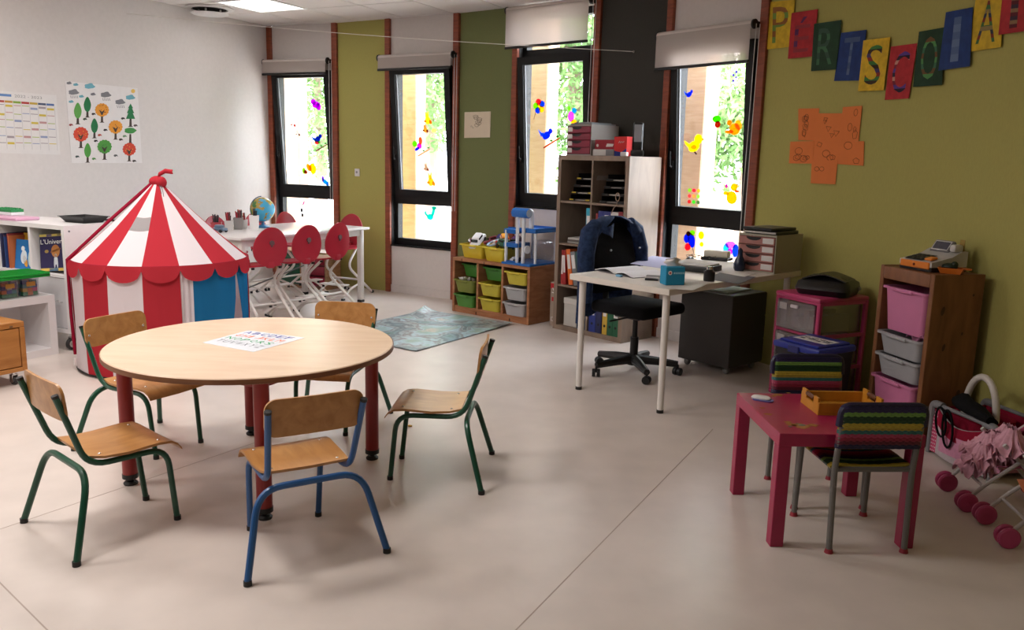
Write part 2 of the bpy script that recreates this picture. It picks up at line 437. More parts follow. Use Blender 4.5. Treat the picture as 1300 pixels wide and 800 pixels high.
# ================================================================ OUTSIDE
mb = MB(); mb.grid(lambda u, v: (-45+90*u, 4+70*v, -.14), 1, 1); g = struct(mb.build('ground_outside', mat('pale paving outside', '#c9c2bb', .9, var=.1, scale=1.5)))
M_col = wood('overexposed outdoor timber', '#b89878', '#c4a688', .6)  # column colour paled to stand for sunlit overexposure
for n, lab in ((1, 'pale timber column outside the window next to the white wall'), (2, 'pale timber column outside the window between the lime and olive panels'), (3, 'pale timber column outside the window behind the tall shelf'), (4, 'pale timber column outside the window behind the desk')):
    w = WIN[n]; t = thing('timber_column', lab, 'column', w['M'] @ Vector((-.21, .55, -.14)), w['a'])
    mb = MB(); mb.rbox(-.02, .20, -.05, .13, 0, 3.3, .01, 1); mb.build('shaft', M_col, t)
    mb = MB(); mb.rbox(-.05, .23, -.08, .16, 0, .05, .005, 1); mb.build('base_plate', pl('#5b5b5d', .5), t)
M_leaf = mat('tree leaves', '#557d3c', .6, col2='#86aa60', scale=.8)
M_leaf.node_tree.nodes['Principled BSDF'].inputs['Subsurface Weight'].default_value = 0
M_bark = mat('tree bark', '#8c7868', .9, var=.2, scale=6, bump=.4)
def tree(x, y, h, r, label, nleaf=9000):
    t = thing('tree', label, 'tree', (x, y, -.14))
    mb = MB(); mb.tube([(0, 0, 0), (.05, .02, h*.3), (-.05, .04, h*.6), (.02, 0, h*.85)], [.19, .15, .1, .04], 10)
    for k in range(6):
        a = k*1.05; z = h*(.42+.07*k); mb.tube([(0, .03, z), (r*.4*math.cos(a), r*.4*math.sin(a), z+r*.25), (r*.75*math.cos(a), r*.75*math.sin(a), z+r*.35)], [.06, .04, .015], 6)
    mb.build('trunk', M_bark, t)
    lf = MB(); rnd = random.Random(int(x*10+y))
    cl = [(rnd.uniform(-1, 1)*r*.7, rnd.uniform(-1, 1)*r*.7, h*.32+rnd.random()*h*.62, rnd.uniform(.35, .6)*r) for _ in range(22)]
    for _ in range(nleaf):
        c = rnd.choice(cl); d = Vector((rnd.gauss(0, 1), rnd.gauss(0, 1), rnd.gauss(0, 1))).normalized()*c[3]*rnd.random()**.4
        p = Vector(c[:3])+d; s = rnd.uniform(.045, .10)
        u = Vector((rnd.gauss(0, 1), rnd.gauss(0, 1), rnd.gauss(0, 1))).normalized(); v = u.orthogonal().normalized()
        lf.add([p-u*s, p+v*s*.5, p+u*s, p-v*s*.5], [(0, 1, 2, 3)])
    o = lf.build('foliage', M_leaf, t, recalc=False); o['kind'] = 'stuff'
tree(3.35, 12.2, 5.4, 1.45, 'leafy green tree outside the window behind the desk'); tree(1.0, 15.2, 6.0, 1.9, 'tall leafy tree outside the window behind the tall shelf')
tree(-1.9, 18.5, 5.2, 1.7, 'leafy tree outside the window between the lime and olive panels'); tree(-5.3, 23, 5.6, 2.0, 'far leafy tree outside the window next to the white wall')
tree(6.0, 18, 6.5, 2.2, 'broad leafy tree further off behind the desk window')

# ================================================================ ROUND TABLE + SCHOOL CHAIRS
M_beech = wood('pale beech laminate', '#e3c8ae', '#d9bb9e', .32, st=(1.5, 8, 8), scale=2.2)
M_ply = wood('beech plywood', '#c18d55', '#a8743f', .3, st=(9, 1.6, 9), scale=2.4)
M_edge = wood('plywood edge', '#8a5c3a', '#6d452b', .5)
TBL = (-1.14, 3.608); TZ = .595
t = thing('round_table', 'round beech table with four red tube legs', 'table', (*TBL, 0))
mb = MB(); mb.lathe([(0, TZ-.026), (.606, TZ-.026), (.612, TZ-.02), (.612, TZ-.004), (.608, TZ), (0, TZ)], 72); mb.build('tabletop', M_beech, t)
mb = MB(); n_ = 72
for zz0, zz1 in ((TZ-.0235, TZ-.0035),):
    A = [[(q*math.cos(2*PI*i/n_), q*math.sin(2*PI*i/n_), z) for i in range(n_)] for q, z in ((.609, zz0), (.614, zz0), (.614, zz1), (.609, zz1))]
    mb.rings(A+[A[0]], cap=False)
mb.build('edge_band', M_edge, t)
M_redleg = mat('dark red enamel', '#8f2523', .35, var=.05)
M_foot = pl('#161616', .5)
for (x, y) in ((-1.647, 3.413), (-.953, 3.092), (-.635, 3.804), (-1.326, 4.125)):
    lx, ly = (x-TBL[0])*.97, (y-TBL[1])*.97
    mb = MB(); mb.cyl((lx, ly), .031, .045, TZ-.026, 18); lg = mb.build('leg', M_redleg, t)
    mb = MB(); mb.cyl((lx, ly), .033, .03, .05, 16); mb.cyl((lx, ly), .012, .012, .03, 10); mb.lathe([(.001, 0), (.028, 0), (.03, .008), (.022, .016), (.001, .018)], 16, c=(lx, ly)); mb.build('levelling_foot', M_foot, lg)
mb = MB()      # red apron rails under the top
for k in range(4):
    P = [(-1.647, 3.413), (-.953, 3.092), (-.635, 3.804), (-1.326, 4.125)]; a, b = P[k], P[(k+1) % 4]
    mb.tube([((a[0]-TBL[0])*.97, (a[1]-TBL[1])*.97, TZ-.05), ((b[0]-TBL[0])*.97, (b[1]-TBL[1])*.97, TZ-.05)], .014, 8)
mb.build('apron_rail', M_redleg, t)

def on_quad(c00, c10, c11, c01):
    return lambda x, y: c00*(1-x)*(1-y)+c10*x*(1-y)+c11*x*y+c01*(1-x)*y
# alphabet sheet on the table
z = TZ+.0012
q = [at(257, 435, z), at(321.7, 446.8, z), at(387.5, 428.8, z), at(314.8, 419.4, z)]
ctr = sum(q, Vector())/4
t = thing('alphabet_sheet', 'laminated sheet of coloured capital letters lying on the round table', 'sheet', (ctr.x, ctr.y, TZ))
fn = on_quad(*[Vector((p.x-ctr.x, p.y-ctr.y, .0012)) for p in q])
mb = MB(); mb.add([fn(0, 0), fn(1, 0), fn(1, 1), fn(0, 1)]+[fn(a, b)-Vector((0, 0, .0011)) for a, b in ((0, 0), (1, 0), (1, 1), (0, 1))], [(0, 1, 2, 3), (4, 7, 6, 5), (0, 4, 5, 1), (1, 5, 6, 2), (2, 6, 7, 3), (3, 7, 4, 0)])
mb.build('sheet', mat('laminated paper', '#dfe3ea', .25, var=.01), t)
for k, (s, col) in enumerate((('ABCDEF', '#3b3f9a'), ('GHIJKLM', '#e8794f'), ('NOPQRS', '#2f9a5b'), ('TUVWXYZ', '#6f7178'))):
    mb = MB(); n = len(s)
    for i, ch in enumerate(s):
        y0 = .80-.205*k; x0 = .07+i*.86/n; w_ = .86/n*.72
        add_text(mb, ch, lambda x, y: fn(x0+w_*x*(1 if ch != 'I' else .4), y0+.135*y)+Vector((0, 0, .0006)))
    mb.build('letter_row', paper(col), t)

def school_chair(frame_col, fname):
    t = thing('school_chair', '', 'chair')
    Mf = mat(fname, frame_col, .3, var=.04)
    # plywood seat with waterfall front (front is -y)
    prof = [(-.205, .292), (-.19, .312), (-.165, .327), (-.12, .331), (0, .324), (.08, .327), (.13, .336)]
    mb = MB()
    def wseat(y): return .165-.02*max(0, (y-.05)/.08)
    A = []
    for y, z in prof:
        w = wseat(y); A.append([(-w, y, z), (0, y, z-.004), (w, y, z), (w, y+.002, z+.010), (0, y, z+.006), (-w, y+.002, z+.010)])
    mb.rings(A); mb.build('seat', M_ply, t, ang=50)
    # backrest board, curved
    mb = MB(); pr = rrect(.345, .135, .04, 5)
    def bend(x, y, o): return (x, .203+.10*y+.32*(.0298-x*x)*1.0+o, .558+y)
    n = len(pr); fr = [bend(x, y, 0) for x, y in pr]; bk = [bend(x, y, .009) for x, y in pr]
    cols = 26
    def strip(off):
        vs_ = []
        for i in range(cols+1):
            x = -.1725*math.cos(PI*i/cols); h = .0675
            if abs(x) > .1325: h = .0275+math.sqrt(max(0, .04**2-(abs(x)-.1325)**2))
            vs_ += [bend(x, -h, off), bend(x, h, off)]
        return vs_
    a, b = strip(0), strip(.010); fs = []; o = len(a)
    for i in range(cols):
        fs += [(2*i, 2*i+1, 2*i+3, 2*i+2), (o+2*i, o+2*i+2, o+2*i+3, o+2*i+1), (2*i, 2*i+2, o+2*i+2, o+2*i), (2*i+1, o+2*i+1, o+2*i+3, 2*i+3)]
    fs += [(0, o, o+1, 1), (2*cols, 2*cols+1, o+2*cols+1, o+2*cols)]
    mb.add(a+b, fs); mb.build('backrest', M_ply, t, ang=50)
    for s in (-1, 1):
        path = fillet([(s*.134, -.185, .012), (s*.140, -.155, .305), (s*.148, .14, .309), (s*.166, .235, .59)], .075, 6)
        mb = MB(); mb.tube(path, .0115, 10); sd = mb.build('side_tube', Mf, t)
        mb = MB(); mb.cyl((s*.134, -.186), .0135, 0, .018, 12); mb.build('end_cap', M_foot, sd); mb = MB(); mb.tube([path[-1]-Vector((0, .002, .006)), path[-1]+Vector((0, .001, .004))], .0125, 10); mb.build('end_cap', M_foot, sd)
    path = fillet([(-.25, .235, .012), (-.185, .155, .296), (.185, .155, .296), (.25, .235, .012)], .085, 7)
    mb = MB(); mb.tube(path, .0125, 10); rl = mb.build('rear_leg_frame', Mf, t)
    for s in (-1, 1):
        mb = MB(); mb.cyl((s*.25, .236), .0145, 0, .018, 12); mb.build('end_cap', M_foot, rl)
    Ms = mat('bright screw', '#d8d8d8', .25, .9)
    for x, y, z in ((-.125, -.13, .340), (.125, -.13, .340), (-.12, .085, .338), (.12, .085, .338)):
        mb = MB(); mb.sphere((x, y, z), .006, 10, 6, (1, 1, .4)); mb.build('screw', Ms, t)
    for x in (-.152, .152):
        mb = MB(); p = bend(x, -.01, -.001); mb.sphere(p, .006, 10, 6, (1, .5, 1)); mb.build('screw', Ms, t)
    return t
def place(t, front, back, label, group=None):
    """front and back: mid points between the front feet and between the rear feet"""
    f = Vector((front[0]-back[0], front[1]-back[1])); c = (Vector(front)+Vector(back))/2
    f.normalize(); t.rotation_euler = (0, 0, math.atan2(f.x, -f.y))
    t.location = (c.x-f.x*.025, c.y-f.y*.025, 0); t['label'] = label
    if group: t['group'] = group
ch = school_chair('#0f4a35', 'dark green enamel'); gr = 'school chairs around the round table'
place(ch, (-1.363, 3.20), (-1.638, 2.89), 'green framed plywood school chair with its back to the wooden chest', gr)
for fr, bk, lb in (((-1.551, 3.824), (-1.918, 4.008), 'green framed plywood school chair between the round table and the circus tent'),
                   ((-.982, 4.098), (-.924, 4.504), 'green framed plywood school chair across the round table, beside the play mat'),
                   ((-.56, 3.679), (-.156, 3.654), 'green framed plywood school chair on the open floor between round table and desk')):
    c2 = copy_tree(ch); place(c2, fr, bk, lb, gr)
ch = school_chair('#27588f', 'blue enamel'); place(ch, (-.895, 3.112), (-.674, 2.753), 'blue framed plywood school chair at the round table', gr)

# ================================================================ CIRCUS TENT
TC = (-2.36, 5.58); TR_ = .55; ZE = .72; ZA = 1.215
t = thing('circus_tent', 'red and white striped toy circus tent with blue door curtain', 'play tent', (*TC, 0))
M_tr = gelmat('red tent cloth', '#bb3640', 0, .8); M_tw = gelmat('white tent cloth', '#e6dcdf', 0, .8); M_tb = gelmat('blue tent cloth', '#2872a2', 0, .85); M_pip = cloth('#8e1230', .1)
NP = 16; AOFF = math.atan2(0-TC[1], 0-TC[0])          # direction towards the camera
px_edges = [(166, 's'), (241, 's')]
def pang(k): return AOFF+R(-1)+2*PI*k/NP
def pt(a, r, z): return (r*math.cos(a), r*math.sin(a), z)
for k in range(NP):
    a0, a1 = pang(k-.5), pang(k+.5); red = (k % 2 == 0)
    if k in (1, 2, 3): col = None
    else: col = red
    mb = MB()
    def f_roof(u, v):
        a = a0+(a1-a0)*u; r = .028+(TR_-.028)*v; z = ZA-(ZA-ZE)*v-.006*math.sin(PI*v)*math.sin(PI*u)-.016*math.sin(PI*v)
        return pt(a, r, z)
    if k == 15:      # a panel with a mesh window
        for (v0, v1, M, nm) in ((0, .40, M_tw, 'roof_panel'), (.40, .56, glassmat('mesh window', (.75, .72, .7, 1), .1, .5), 'mesh_window'), (.56, 1, M_tw, 'roof_panel')):
            mb = MB(); mb.grid(lambda u, v: f_roof(u, v0+(v1-v0)*v), 4, 4); mb.build(nm, M, t, 60)
    else:
        mb.grid(f_roof, 4, 8); mb.build('roof_panel', M_tr if red else M_tw, t, 60)
    mb = MB()       # scalloped valance
    mb.grid(lambda u, v: pt(a0+(a1-a0)*u, TR_+.006+.012*v, ZE+.004-v*(.028+.072*math.sqrt(max(0, 1-(2*u-1)**2)))), 10, 2); mb.build('valance', M_tr, t, 60)
    if col is not None:
        mb = MB(); ph = k*1.7
        mb.grid(lambda u, v: pt(a0+(a1-a0)*u, TR_*(1-.012*math.sin(PI*u)+.012*math.sin(3*v+ph)*math.sin(PI*v)), ZE*(1-v)+.012*v), 4, 8); mb.build('wall_panel', M_tr if red else M_tw, t, 60)
# door: white strip, blue curtain held open, second blue curtain
def strip(u0, u1, M, nm, zb=.012, rr=1.0):
    mb = MB(); mb.grid(lambda u, v: pt(pang(u0(v)+(u1(v)-u0(v))*u), TR_*rr*(1+.012*math.sin(u*14)), ZE*(1-v)+zb*v), 14, 12); mb.build(nm, M, t, 70)
strip(lambda v: .5, lambda v: .86, M_tw, 'door_strip', rr=.985)
strip(lambda v: .86, lambda v: 2.42-.9*max(0, v-.3)**1.3, M_tb, 'door_curtain', rr=.985)
strip(lambda v: 2.45+.42*min(1, v*1.8), lambda v: 3.5, M_tb, 'door_curtain', rr=.985)
# piping, hoop, knot, ties
mb = MB(); mb.tube([pt(2*PI*i/48, TR_-.004, ZE) for i in range(49)], .005, 6); mb.build('hoop', M_pip, t)
mb = MB(); mb.tube([pt(2*PI*i/48, TR_-.004, .012) for i in range(49)], .008, 6); mb.build('base_hoop', M_foot, t)
aL = AOFF+R(-84)
for aa in (aL,):
    mb = MB(); mb.tube([pt(aa, TR_*1.0+.004, .1), pt(aa, TR_+.012, ZE*.5), pt(aa, TR_+.012, ZE), pt(aa, .30, 1.0-.03), pt(aa, .03, ZA)], .011, 8); mb.build('piping', M_pip, t)
    mb = MB(); mb.rbox(-.012, .012, -.008, .008, .02, .075, .004, 1, Matrix.Translation(pt(aa, TR_+.006, 0)) @ Matrix.Rotation(aa, 4, 'Z')); mb.build('pole_clip', pl('#e9e6e4'), t)
mb = MB(); mb.sphere((0, 0, ZA+.005), .05, 14, 8, (1.1, 1, .75)); mb.sphere((.03, -.02, ZA-.0), .036, 12, 8, (1, 1, 1.1)); kn = mb.build('knot', M_tr, t)
mb = MB(); pth = [(.0, -.01, ZA), (.015, -.015, ZA+.05), (.06, -.02, ZA+.075), (.11, -.02, ZA+.07)]
mb.grid(lambda u, v: Vector(pth[int(round(u*3))])+Vector((0, 0, (v-.5)*.03)) + Vector((0, -.012*math.sin(v*PI), 0)), 3, 3); mb.build('knot_tail', M_tr, t, thick=.006)
mb = MB()
for dx in (.0, .012): mb.tube([(.03+dx, -.05, ZA-.02), (.05+dx, -.075, ZA-.06), (.06+dx, -.09, ZA-.1)], .002, 5)
mb.build('tie_string', pl('#5a5a60'), t)

# ================================================================ WHITE BOOK CABINET, BENCH SHELF, CHEST
M_lam = mat('white laminate', '#e4e0e0', .4, var=.02)
CA = R(-27); cl_ = Vector((-3.11, 5.77, 0))
# local frame: x runs along the front towards the cabinet's right corner, y depth, origin front-left
CWD, CDP = 1.13, .42
ux = Vector((math.cos(CA), math.sin(CA), 0))
org = cl_-ux*CWD
t = thing('book_cabinet', 'tall white book cabinet on chrome castors beside the circus tent', 'cabinet', org, CA)
zb, zt = .13, .893; th = .03
mb = MB()
mb.box(0, CWD, 0, CDP, zt-th, zt); mb.box(0, CWD, 0, CDP, zb, zb+th); mb.box(0, th, 0, CDP, zb+th, zt-th); mb.box(CWD-th, CWD, 0, CDP, zb+th, zt-th)
mb.box(th, CWD-th, CDP-.015, CDP, zb+th, zt-th); zs = .545; mb.box(th, CWD-th, .0, CDP-.015, zs-.02, zs); mb.build('body', M_lam, t)
xs = [.37, .74]
for x in xs:
    mb = MB(); mb.box(x-.012, x+.012, .003, CDP-.015, zs, zt-th); mb.build('divider', M_lam, t)
for x0, x1 in ((th, .555), (.56, CWD-th)):
    mb = MB(); mb.rbox(x0+.002, x1-.002, .004, .02, zb+th+.004, zs-.024, .002, 1); dr = mb.build('door', mat('grey white door', '#d3d1d3', .4, var=.02), t)
    mb = MB(); xh = x1-.06 if x0 > .3 else x1-.06; mb.tube(fillet([(xh-.02, -.002, .36), (xh-.02, -.022, .36), (xh+.02, -.022, .352), (xh+.02, .0, .352)], .01), .004, 8); mb.build('handle', mat('chrome', '#cfcfcf', .15, 1.), dr)
Mch = mat('chrome', '#cfcfcf', .15, 1.)
mb = MB(); mb.cyl((0, 0), .007, 0, .003, 10); mb.v = [Vector((CWD+p.z, .04+p.x, zt-.04+p.y)) for p in mb.v]; mb.build('screw_cover', pl('#55555a'), t)
def castor(par, x, y, ztop, r=.04, name='castor', wheelcol='#2b2b2d', rim=True):
    mb = MB(); mb.box(x-.02, x+.02, y-.02, y+.02, ztop-.006, ztop); mb.cyl((x, y), .012, r*1.9, ztop-.005, 10)
    for s in (-1, 1): mb.box(x+s*.017-.002, x+s*.017+.002, y-.014, y+.014, r*.8, r*2+.004)
    mb.box(x-.019, x+.019, y-.014, y+.014, r*2, r*2+.006); cst = mb.build(name, Mch if rim else pl(wheelcol), par)
    M = Matrix.Translation((x, y, r)) @ Matrix.Rotation(PI/2, 4, 'Y')
    mb = MB(); mb.lathe([(.001, -.012), (r*.9, -.012), (r, -.006), (r, .006), (r*.9, .012), (.001, .012)], 20, M); mb.build('wheel', pl(wheelcol), cst)
    if rim:
        mb = MB(); mb.lathe([(r*.35, -.014), (r*.62, -.014), (r*.62, .014), (r*.35, .014)], 16, M); mb.build('wheel_rim', Mch, cst)
for x, y in ((.06, .06), (CWD-.07, .05), (.06, CDP-.06), (CWD-.07, CDP-.06)): castor(t, x, y, zb, .045)
# books
def book(par_m, x, y, w, d, h, lean, col, label, z, ry=0, group='picture books in the white cabinet', cover=None):
    t = thing('book', label, 'book', par_m @ Vector((x, y, z)), 0, group)
    t.matrix_world = par_m @ Matrix.Translation((x, y, z)) @ Matrix.Rotation(lean, 4, 'Y') @ Matrix.Rotation(ry, 4, 'Z')
    mb = MB(); mb.box(-w/2, -w/2+.003, 0, d, 0, h); mb.box(w/2-.003, w/2, 0, d, 0, h); mb.box(-w/2, w/2, 0, .003, 0, h); mb.build('cover', paper(col), t)
    mb = MB(); mb.box(-w/2+.003, w/2-.003, .003, d-.004, .003, h-.003); mb.build('pages', paper('#e9e4da'), t)
    return t
CM = Matrix.Translation(org) @ Matrix.Rotation(CA, 4, 'Z')
for i, (x, w, col, nm) in enumerate(((.392, .02, '#2b2f55', 'navy'), (.414, .016, '#4a3350', 'purple'), (.434, .02, '#24407a', 'dark blue'), (.458, .018, '#9c3b3a', 'red'), (.48, .016, '#c06a3c', 'orange brown'))):
    book(CM, x, .012+.01*(i % 2), w, .22, .25-.012*(i % 3), 0, col, 'thin %s picture book standing in the middle compartment of the white cabinet' % nm, zs+.001)
def faced_book(x, y, w, h, lean, col, label, deco, z=zs+.001):
    """a book leaning back so that its front cover shows"""
    t = thing('book', label, 'book', (0, 0, 0), 0, 'picture books in the white cabinet')
    t.matrix_world = CM @ Matrix.Translation((x, y, z)) @ Matrix.Rotation(R(-6 if w > .25 else 0), 4, 'Y') @ Matrix.Rotation(-lean, 4, 'X')
    mb = MB(); mb.box(0, w, 0, .002, 0, h); mb.box(0, w, .014, .016, 0, h); mb.box(0, .002, 0, .016, 0, h); mb.build('cover', paper(col), t)
    mb = MB(); mb.box(.002, w-.003, .002, .014, .003, h-.003); mb.build('pages', paper('#e9e4da'), t)
    for nm, poly_, c in deco:
        mb = MB(); mb.prism(poly_, 0, .0012); mb.v = [Vector((p.x, -p.z, p.y)) for p in mb.v]; mb.build(nm, paper(c), t)
    return t
faced_book(.475, .10, .24, .255, R(8), '#d9a528', 'yellow picture book behind a blue one in the white cabinet', [('print', [(.03, .05), (.2, .05), (.2, .06), (.03, .06)], '#f2e6b5')])
faced_book(.50, .03, .225, .215, R(8), '#1f74b8', 'blue picture book with a pale dog-like drawing, leaning in the white cabinet', [('print', ell(.10, .09, .035, .05), '#dfeaf0'), ('print', ell(.12, .06, .02, .045, rot=.5), '#d69a3a'), ('print', ell(.19, .09, .04, .07), '#cfe0d8'), ('print', ell(.085, .15, .02, .018), '#eef2f4')])
tb = faced_book(.795, .035, .285, .262, R(6), '#2a2350', 'dark purple book about the universe with a planet on its cover, in the white cabinet', [('print', [(.0, .245), (.285, .245), (.285, .262), (0, .262)], '#d8c16a'), ('print', [(.08, .246), (.14, .246), (.14, .261), (.08, .261)], '#5b4a8e'), ('print', [(.2, .246), (.26, .246), (.26, .261), (.2, .261)], '#5b4a8e'),
    ('planet', ell(.175, .14, .047, .045, 24), '#b9793f'), ('planet_band', ell(.175, .145, .062, .008, 20, .2), '#8d5428'), ('astronaut', ell(.175, .075, .02, .032), '#d9dde2'), ('astronaut', ell(.16, .05, .008, .03), '#c9cdd4'), ('astronaut', ell(.19, .05, .008, .03), '#c9cdd4'), ('astronaut', ell(.175, .108, .014, .014), '#eef0f2'), ('print', ell(.075, .14, .022, .012), '#a58a4c'), ('print', [(0, 0), (.285, 0), (.285, .02), (0, .02)], '#d8b85a'), ('print', [(.1, .0), (.2, .0), (.2, .021), (.1, .021)], '#4c8fc4')])
mb = MB(); add_text(mb, "L'Univers", lambda x, y: Vector((.012+.262*x, -.0016, .192+.034*y))); mb.build('title', paper('#f4f4f4'), tb)
# things on the cabinet top
def P_on(u, v, z): return at(u, v, z)
p = at(98, 283.5, zt); t = thing('plastic_tray', 'empty black plastic food tray on top of the white cabinet', 'tray', (p.x, p.y+.1, zt+.0005), CA-R(0))
mb = MB(); A = []
for (w, d, z) in ((.10, .075, .0), (.13, .105, .042), (.138, .112, .042), (.138, .112, .046), (.127, .102, .046), (.097, .072, .005)): A.append([(x*w, y*d, z) for x, y in ((-1, -1), (1, -1), (1, 1), (-1, 1))])
mb.rings(A); mb.build('tub', pl('#121315', .3), t)
p = at(135, 281.5, zt)
t = thing('plastic_tray', 'flat black tray lying behind the food tray on the white cabinet', 'tray', (p.x-.02, p.y+.12, zt+.0005), CA)
mb = MB(); mb.rbox(-.09, .09, -.05, .05, 0, .008, .003, 1); mb.box(-.09, .09, -.05, -.045, .008, .014); mb.build('plate', pl('#17181a', .3), t)
p = at(18, 275.5, zt+.02); t = thing('board_game', 'flat pink plastic case on top of the white cabinet', 'case', (p.x-.05, p.y+.02, zt+.0005), CA+R(3))
mb = MB(); mb.rbox(-.27, .2, -.09, .1, 0, .024, .008, 2); mb.build('case', pl('#d9a5c0', .35), t); mb = MB(); mb.box(-.26, .19, -.0905, .1005, .011, .0135); mb.build('seam', pl('#b06f92', .4), t)
p = at(8, 268, zt+.06); t = thing('toy_brick_plate', 'small green plastic brick plate on white paper behind the pink case', 'toy', (p.x-.05, p.y+.12, zt+.0255), CA)
mb = MB(); mb.rbox(-.1, .1, -.05, .05, 0, .022, .002, 1); mb.build('paper_pad', paper('#e7ecec'), t)
mb = MB(); mb.rbox(-.11, .1, -.05, .05, .022, .045, .003, 1)
for i in range(6):
    for j in range(3): mb.cyl((-.085+.034*i, -.03+.03*j), .009, .045, .052, 8)
mb.build('brick_plate', pl('#1f8a4a', .35), t)

# low white bench shelf with boxes of bricks and green plates
BA = math.atan2((5.717-5.529), (-3.178+3.287)); u_ = Vector((math.cos(BA), math.sin(BA), 0))
bo = Vector((-3.178, 5.717, 0))
BL_, BD = 1.1, .36
t = thing('bench_shelf', 'low white open bench shelf in front of the book cabinet', 'shelf', bo-u_*BL_-Vector((0, 0, 0)), BA)
mb = MB(); h = .42; th = .05
mb.box(0, BL_, 0, BD, h-th, h); mb.box(0, BL_, 0, BD, 0, th); mb.box(0, th, 0, BD, th, h-th); mb.box(BL_-th, BL_, 0, BD, th, h-th); mb.box(th, BL_-th, BD-.012, BD, th, h-th); mb.build('body', M_lam, t)
BM = Matrix.Translation(bo-u_*BL_) @ Matrix.Rotation(BA, 4, 'Z')
bc = ['#c9302c', '#2a57a8', '#e0b23a', '#2f8f5a', '#d95f8a', '#6b3f8f', '#e07b2e', '#3aa0a8', '#efe9dd']
for i, (xc, dz) in enumerate(((.975, 0), (.835, 0), (.69, 0))):
    tb = thing('brick_box', ['clear plastic box of toy bricks at the end of the bench shelf', 'clear plastic box of toy bricks in the middle of the row on the bench shelf', 'clear plastic box of toy bricks cut off by the picture edge on the bench shelf'][i], 'box', BM @ Vector((xc, .14, h)), BA, 'clear boxes of bricks on the bench shelf')
    w, d, hh = .058, .085, .135
    mb = MB(); mb.rings([[(x*w*s_, y*d*s_, z) for x, y in ((-1, -1), (1, -1), (1, 1), (-1, 1))] for s_, z in ((.92, .001), (1, hh), (.975, hh), (.9, .004))]); mb.build('clear_tub', glassmat('clear plastic', (.93, .93, .95, 1), .12, .25), tb)
    br = {}
    rnd = random.Random(i+3)
    for ix in range(3):
        for iy in range(4):
            for iz in range(4 if not (iy == 0 and ix == 1) else 3):
                c = rnd.choice(bc); q = br.setdefault(c, MB())
                x = -.034+.034*ix+rnd.uniform(-.003, .003); y = -.056+.036*iy; z_ = .006+.026*iz
                q.box(x-.0155, x+.0155, y-.016, y+.016, z_, z_+.0235); 
                for sx in (-.007, .007): q.cyl((x+sx, y), .0045, z_+.0235, z_+.0255, 6)
    for c, q in br.items(): o = q.build('toy_bricks', pl(c, .35), tb); o['kind'] = 'stuff'
    mb = MB(); mb.box(-.03, .03, -d*.975-.0025, -d*.975-.0015, .07, .1); mb.build('sticker', paper('#e6b35e'), tb)
for k, lb in enumerate(('green studded building plate lying on the brick boxes', 'green studded building plate underneath another one on the brick boxes')):
    tg = thing('building_plate', lb, 'toy plate', BM @ Vector((.80, .10, h+.1365+.0155*(1-k))), BA+R(1.5*k), 'green building plates on the brick boxes')
    mb = MB(); mb.rbox(-.30, .26, -.14, .14, 0, .015, .003, 1); mb.build('plate', pl('#0f8a2e', .35), tg)
    if k == 0:
        mb = MB()
        for i in range(34):
            for j in range(16): mb.cyl((-.288+.0163*i, -.128+.0163*j), .0048, .015, .0185, 6)
        o = mb.build('studs', pl('#0f8a2e', .35), tg); o['kind'] = 'stuff'

# wooden chest on castors
M_oak = wood('honey oak', '#b57a3c', '#9c6229', .4, st=(2, 9, 9), scale=2)
wo = Vector((-2.945, 4.945, 0)); WA = R(61)
ww, wd = .62, .40
t = thing('wooden_chest', 'small honey coloured wooden chest on castors cut by the picture edge', 'chest', wo-Vector((math.cos(WA), math.sin(WA), 0))*ww, WA)
z0, z1 = .085, .39
mb = MB(); mb.rbox(0, ww, 0, wd, z1-.035, z1, .004, 1); mb.rbox(0, .03, 0, wd, z0, z1-.035, .003, 1); mb.rbox(ww-.03, ww, 0, wd, z0, z1-.035, .003, 1); mb.box(.03, ww-.03, .02, wd, z0, z0+.03); mb.box(.03, ww-.03, wd-.02, wd, z0+.03, z1-.035); mb.rbox(0.03, ww-.03, 0, .02, z0, z0+.025, .002, 1); mb.build('carcass', M_oak, t)
mb = MB(); mb.rbox(.034, ww-.034, .002, .02, z0+.03, z1-.04, .003, 1); dr = mb.build('drawer_front', M_oak, t)
mb = MB(); mb.lathe([(.001, 0), (.012, 0), (.016, .012), (.018, .02), (.001, .024)], 14, Matrix.Translation((.40, .004, .25)) @ Matrix.Rotation(PI/2, 4, 'X')); mb.build('knob', pl('#3a2a1e', .4), dr)
mb = MB(); mb.rbox(ww-.09, ww-.07, -.004, .006, z1-.03, z1-.018, .002, 1); mb.build('catch', pl('#6b4a2a', .4), t)
for x, y in ((.05, .05), (ww-.06, .05), (.05, wd-.06), (ww-.06, wd-.06)): castor(t, x, y, z0, .03)
# ================================================================ HIGH TABLE WITH RED CHAIRS
td = Vector((.508, .861, 0)); tn = Vector((.861, -.508, 0)); TA = math.atan2(td.y, td.x)
t0 = Vector((-2.214, 6.777, 0)); TLn, TW = 1.594, .88
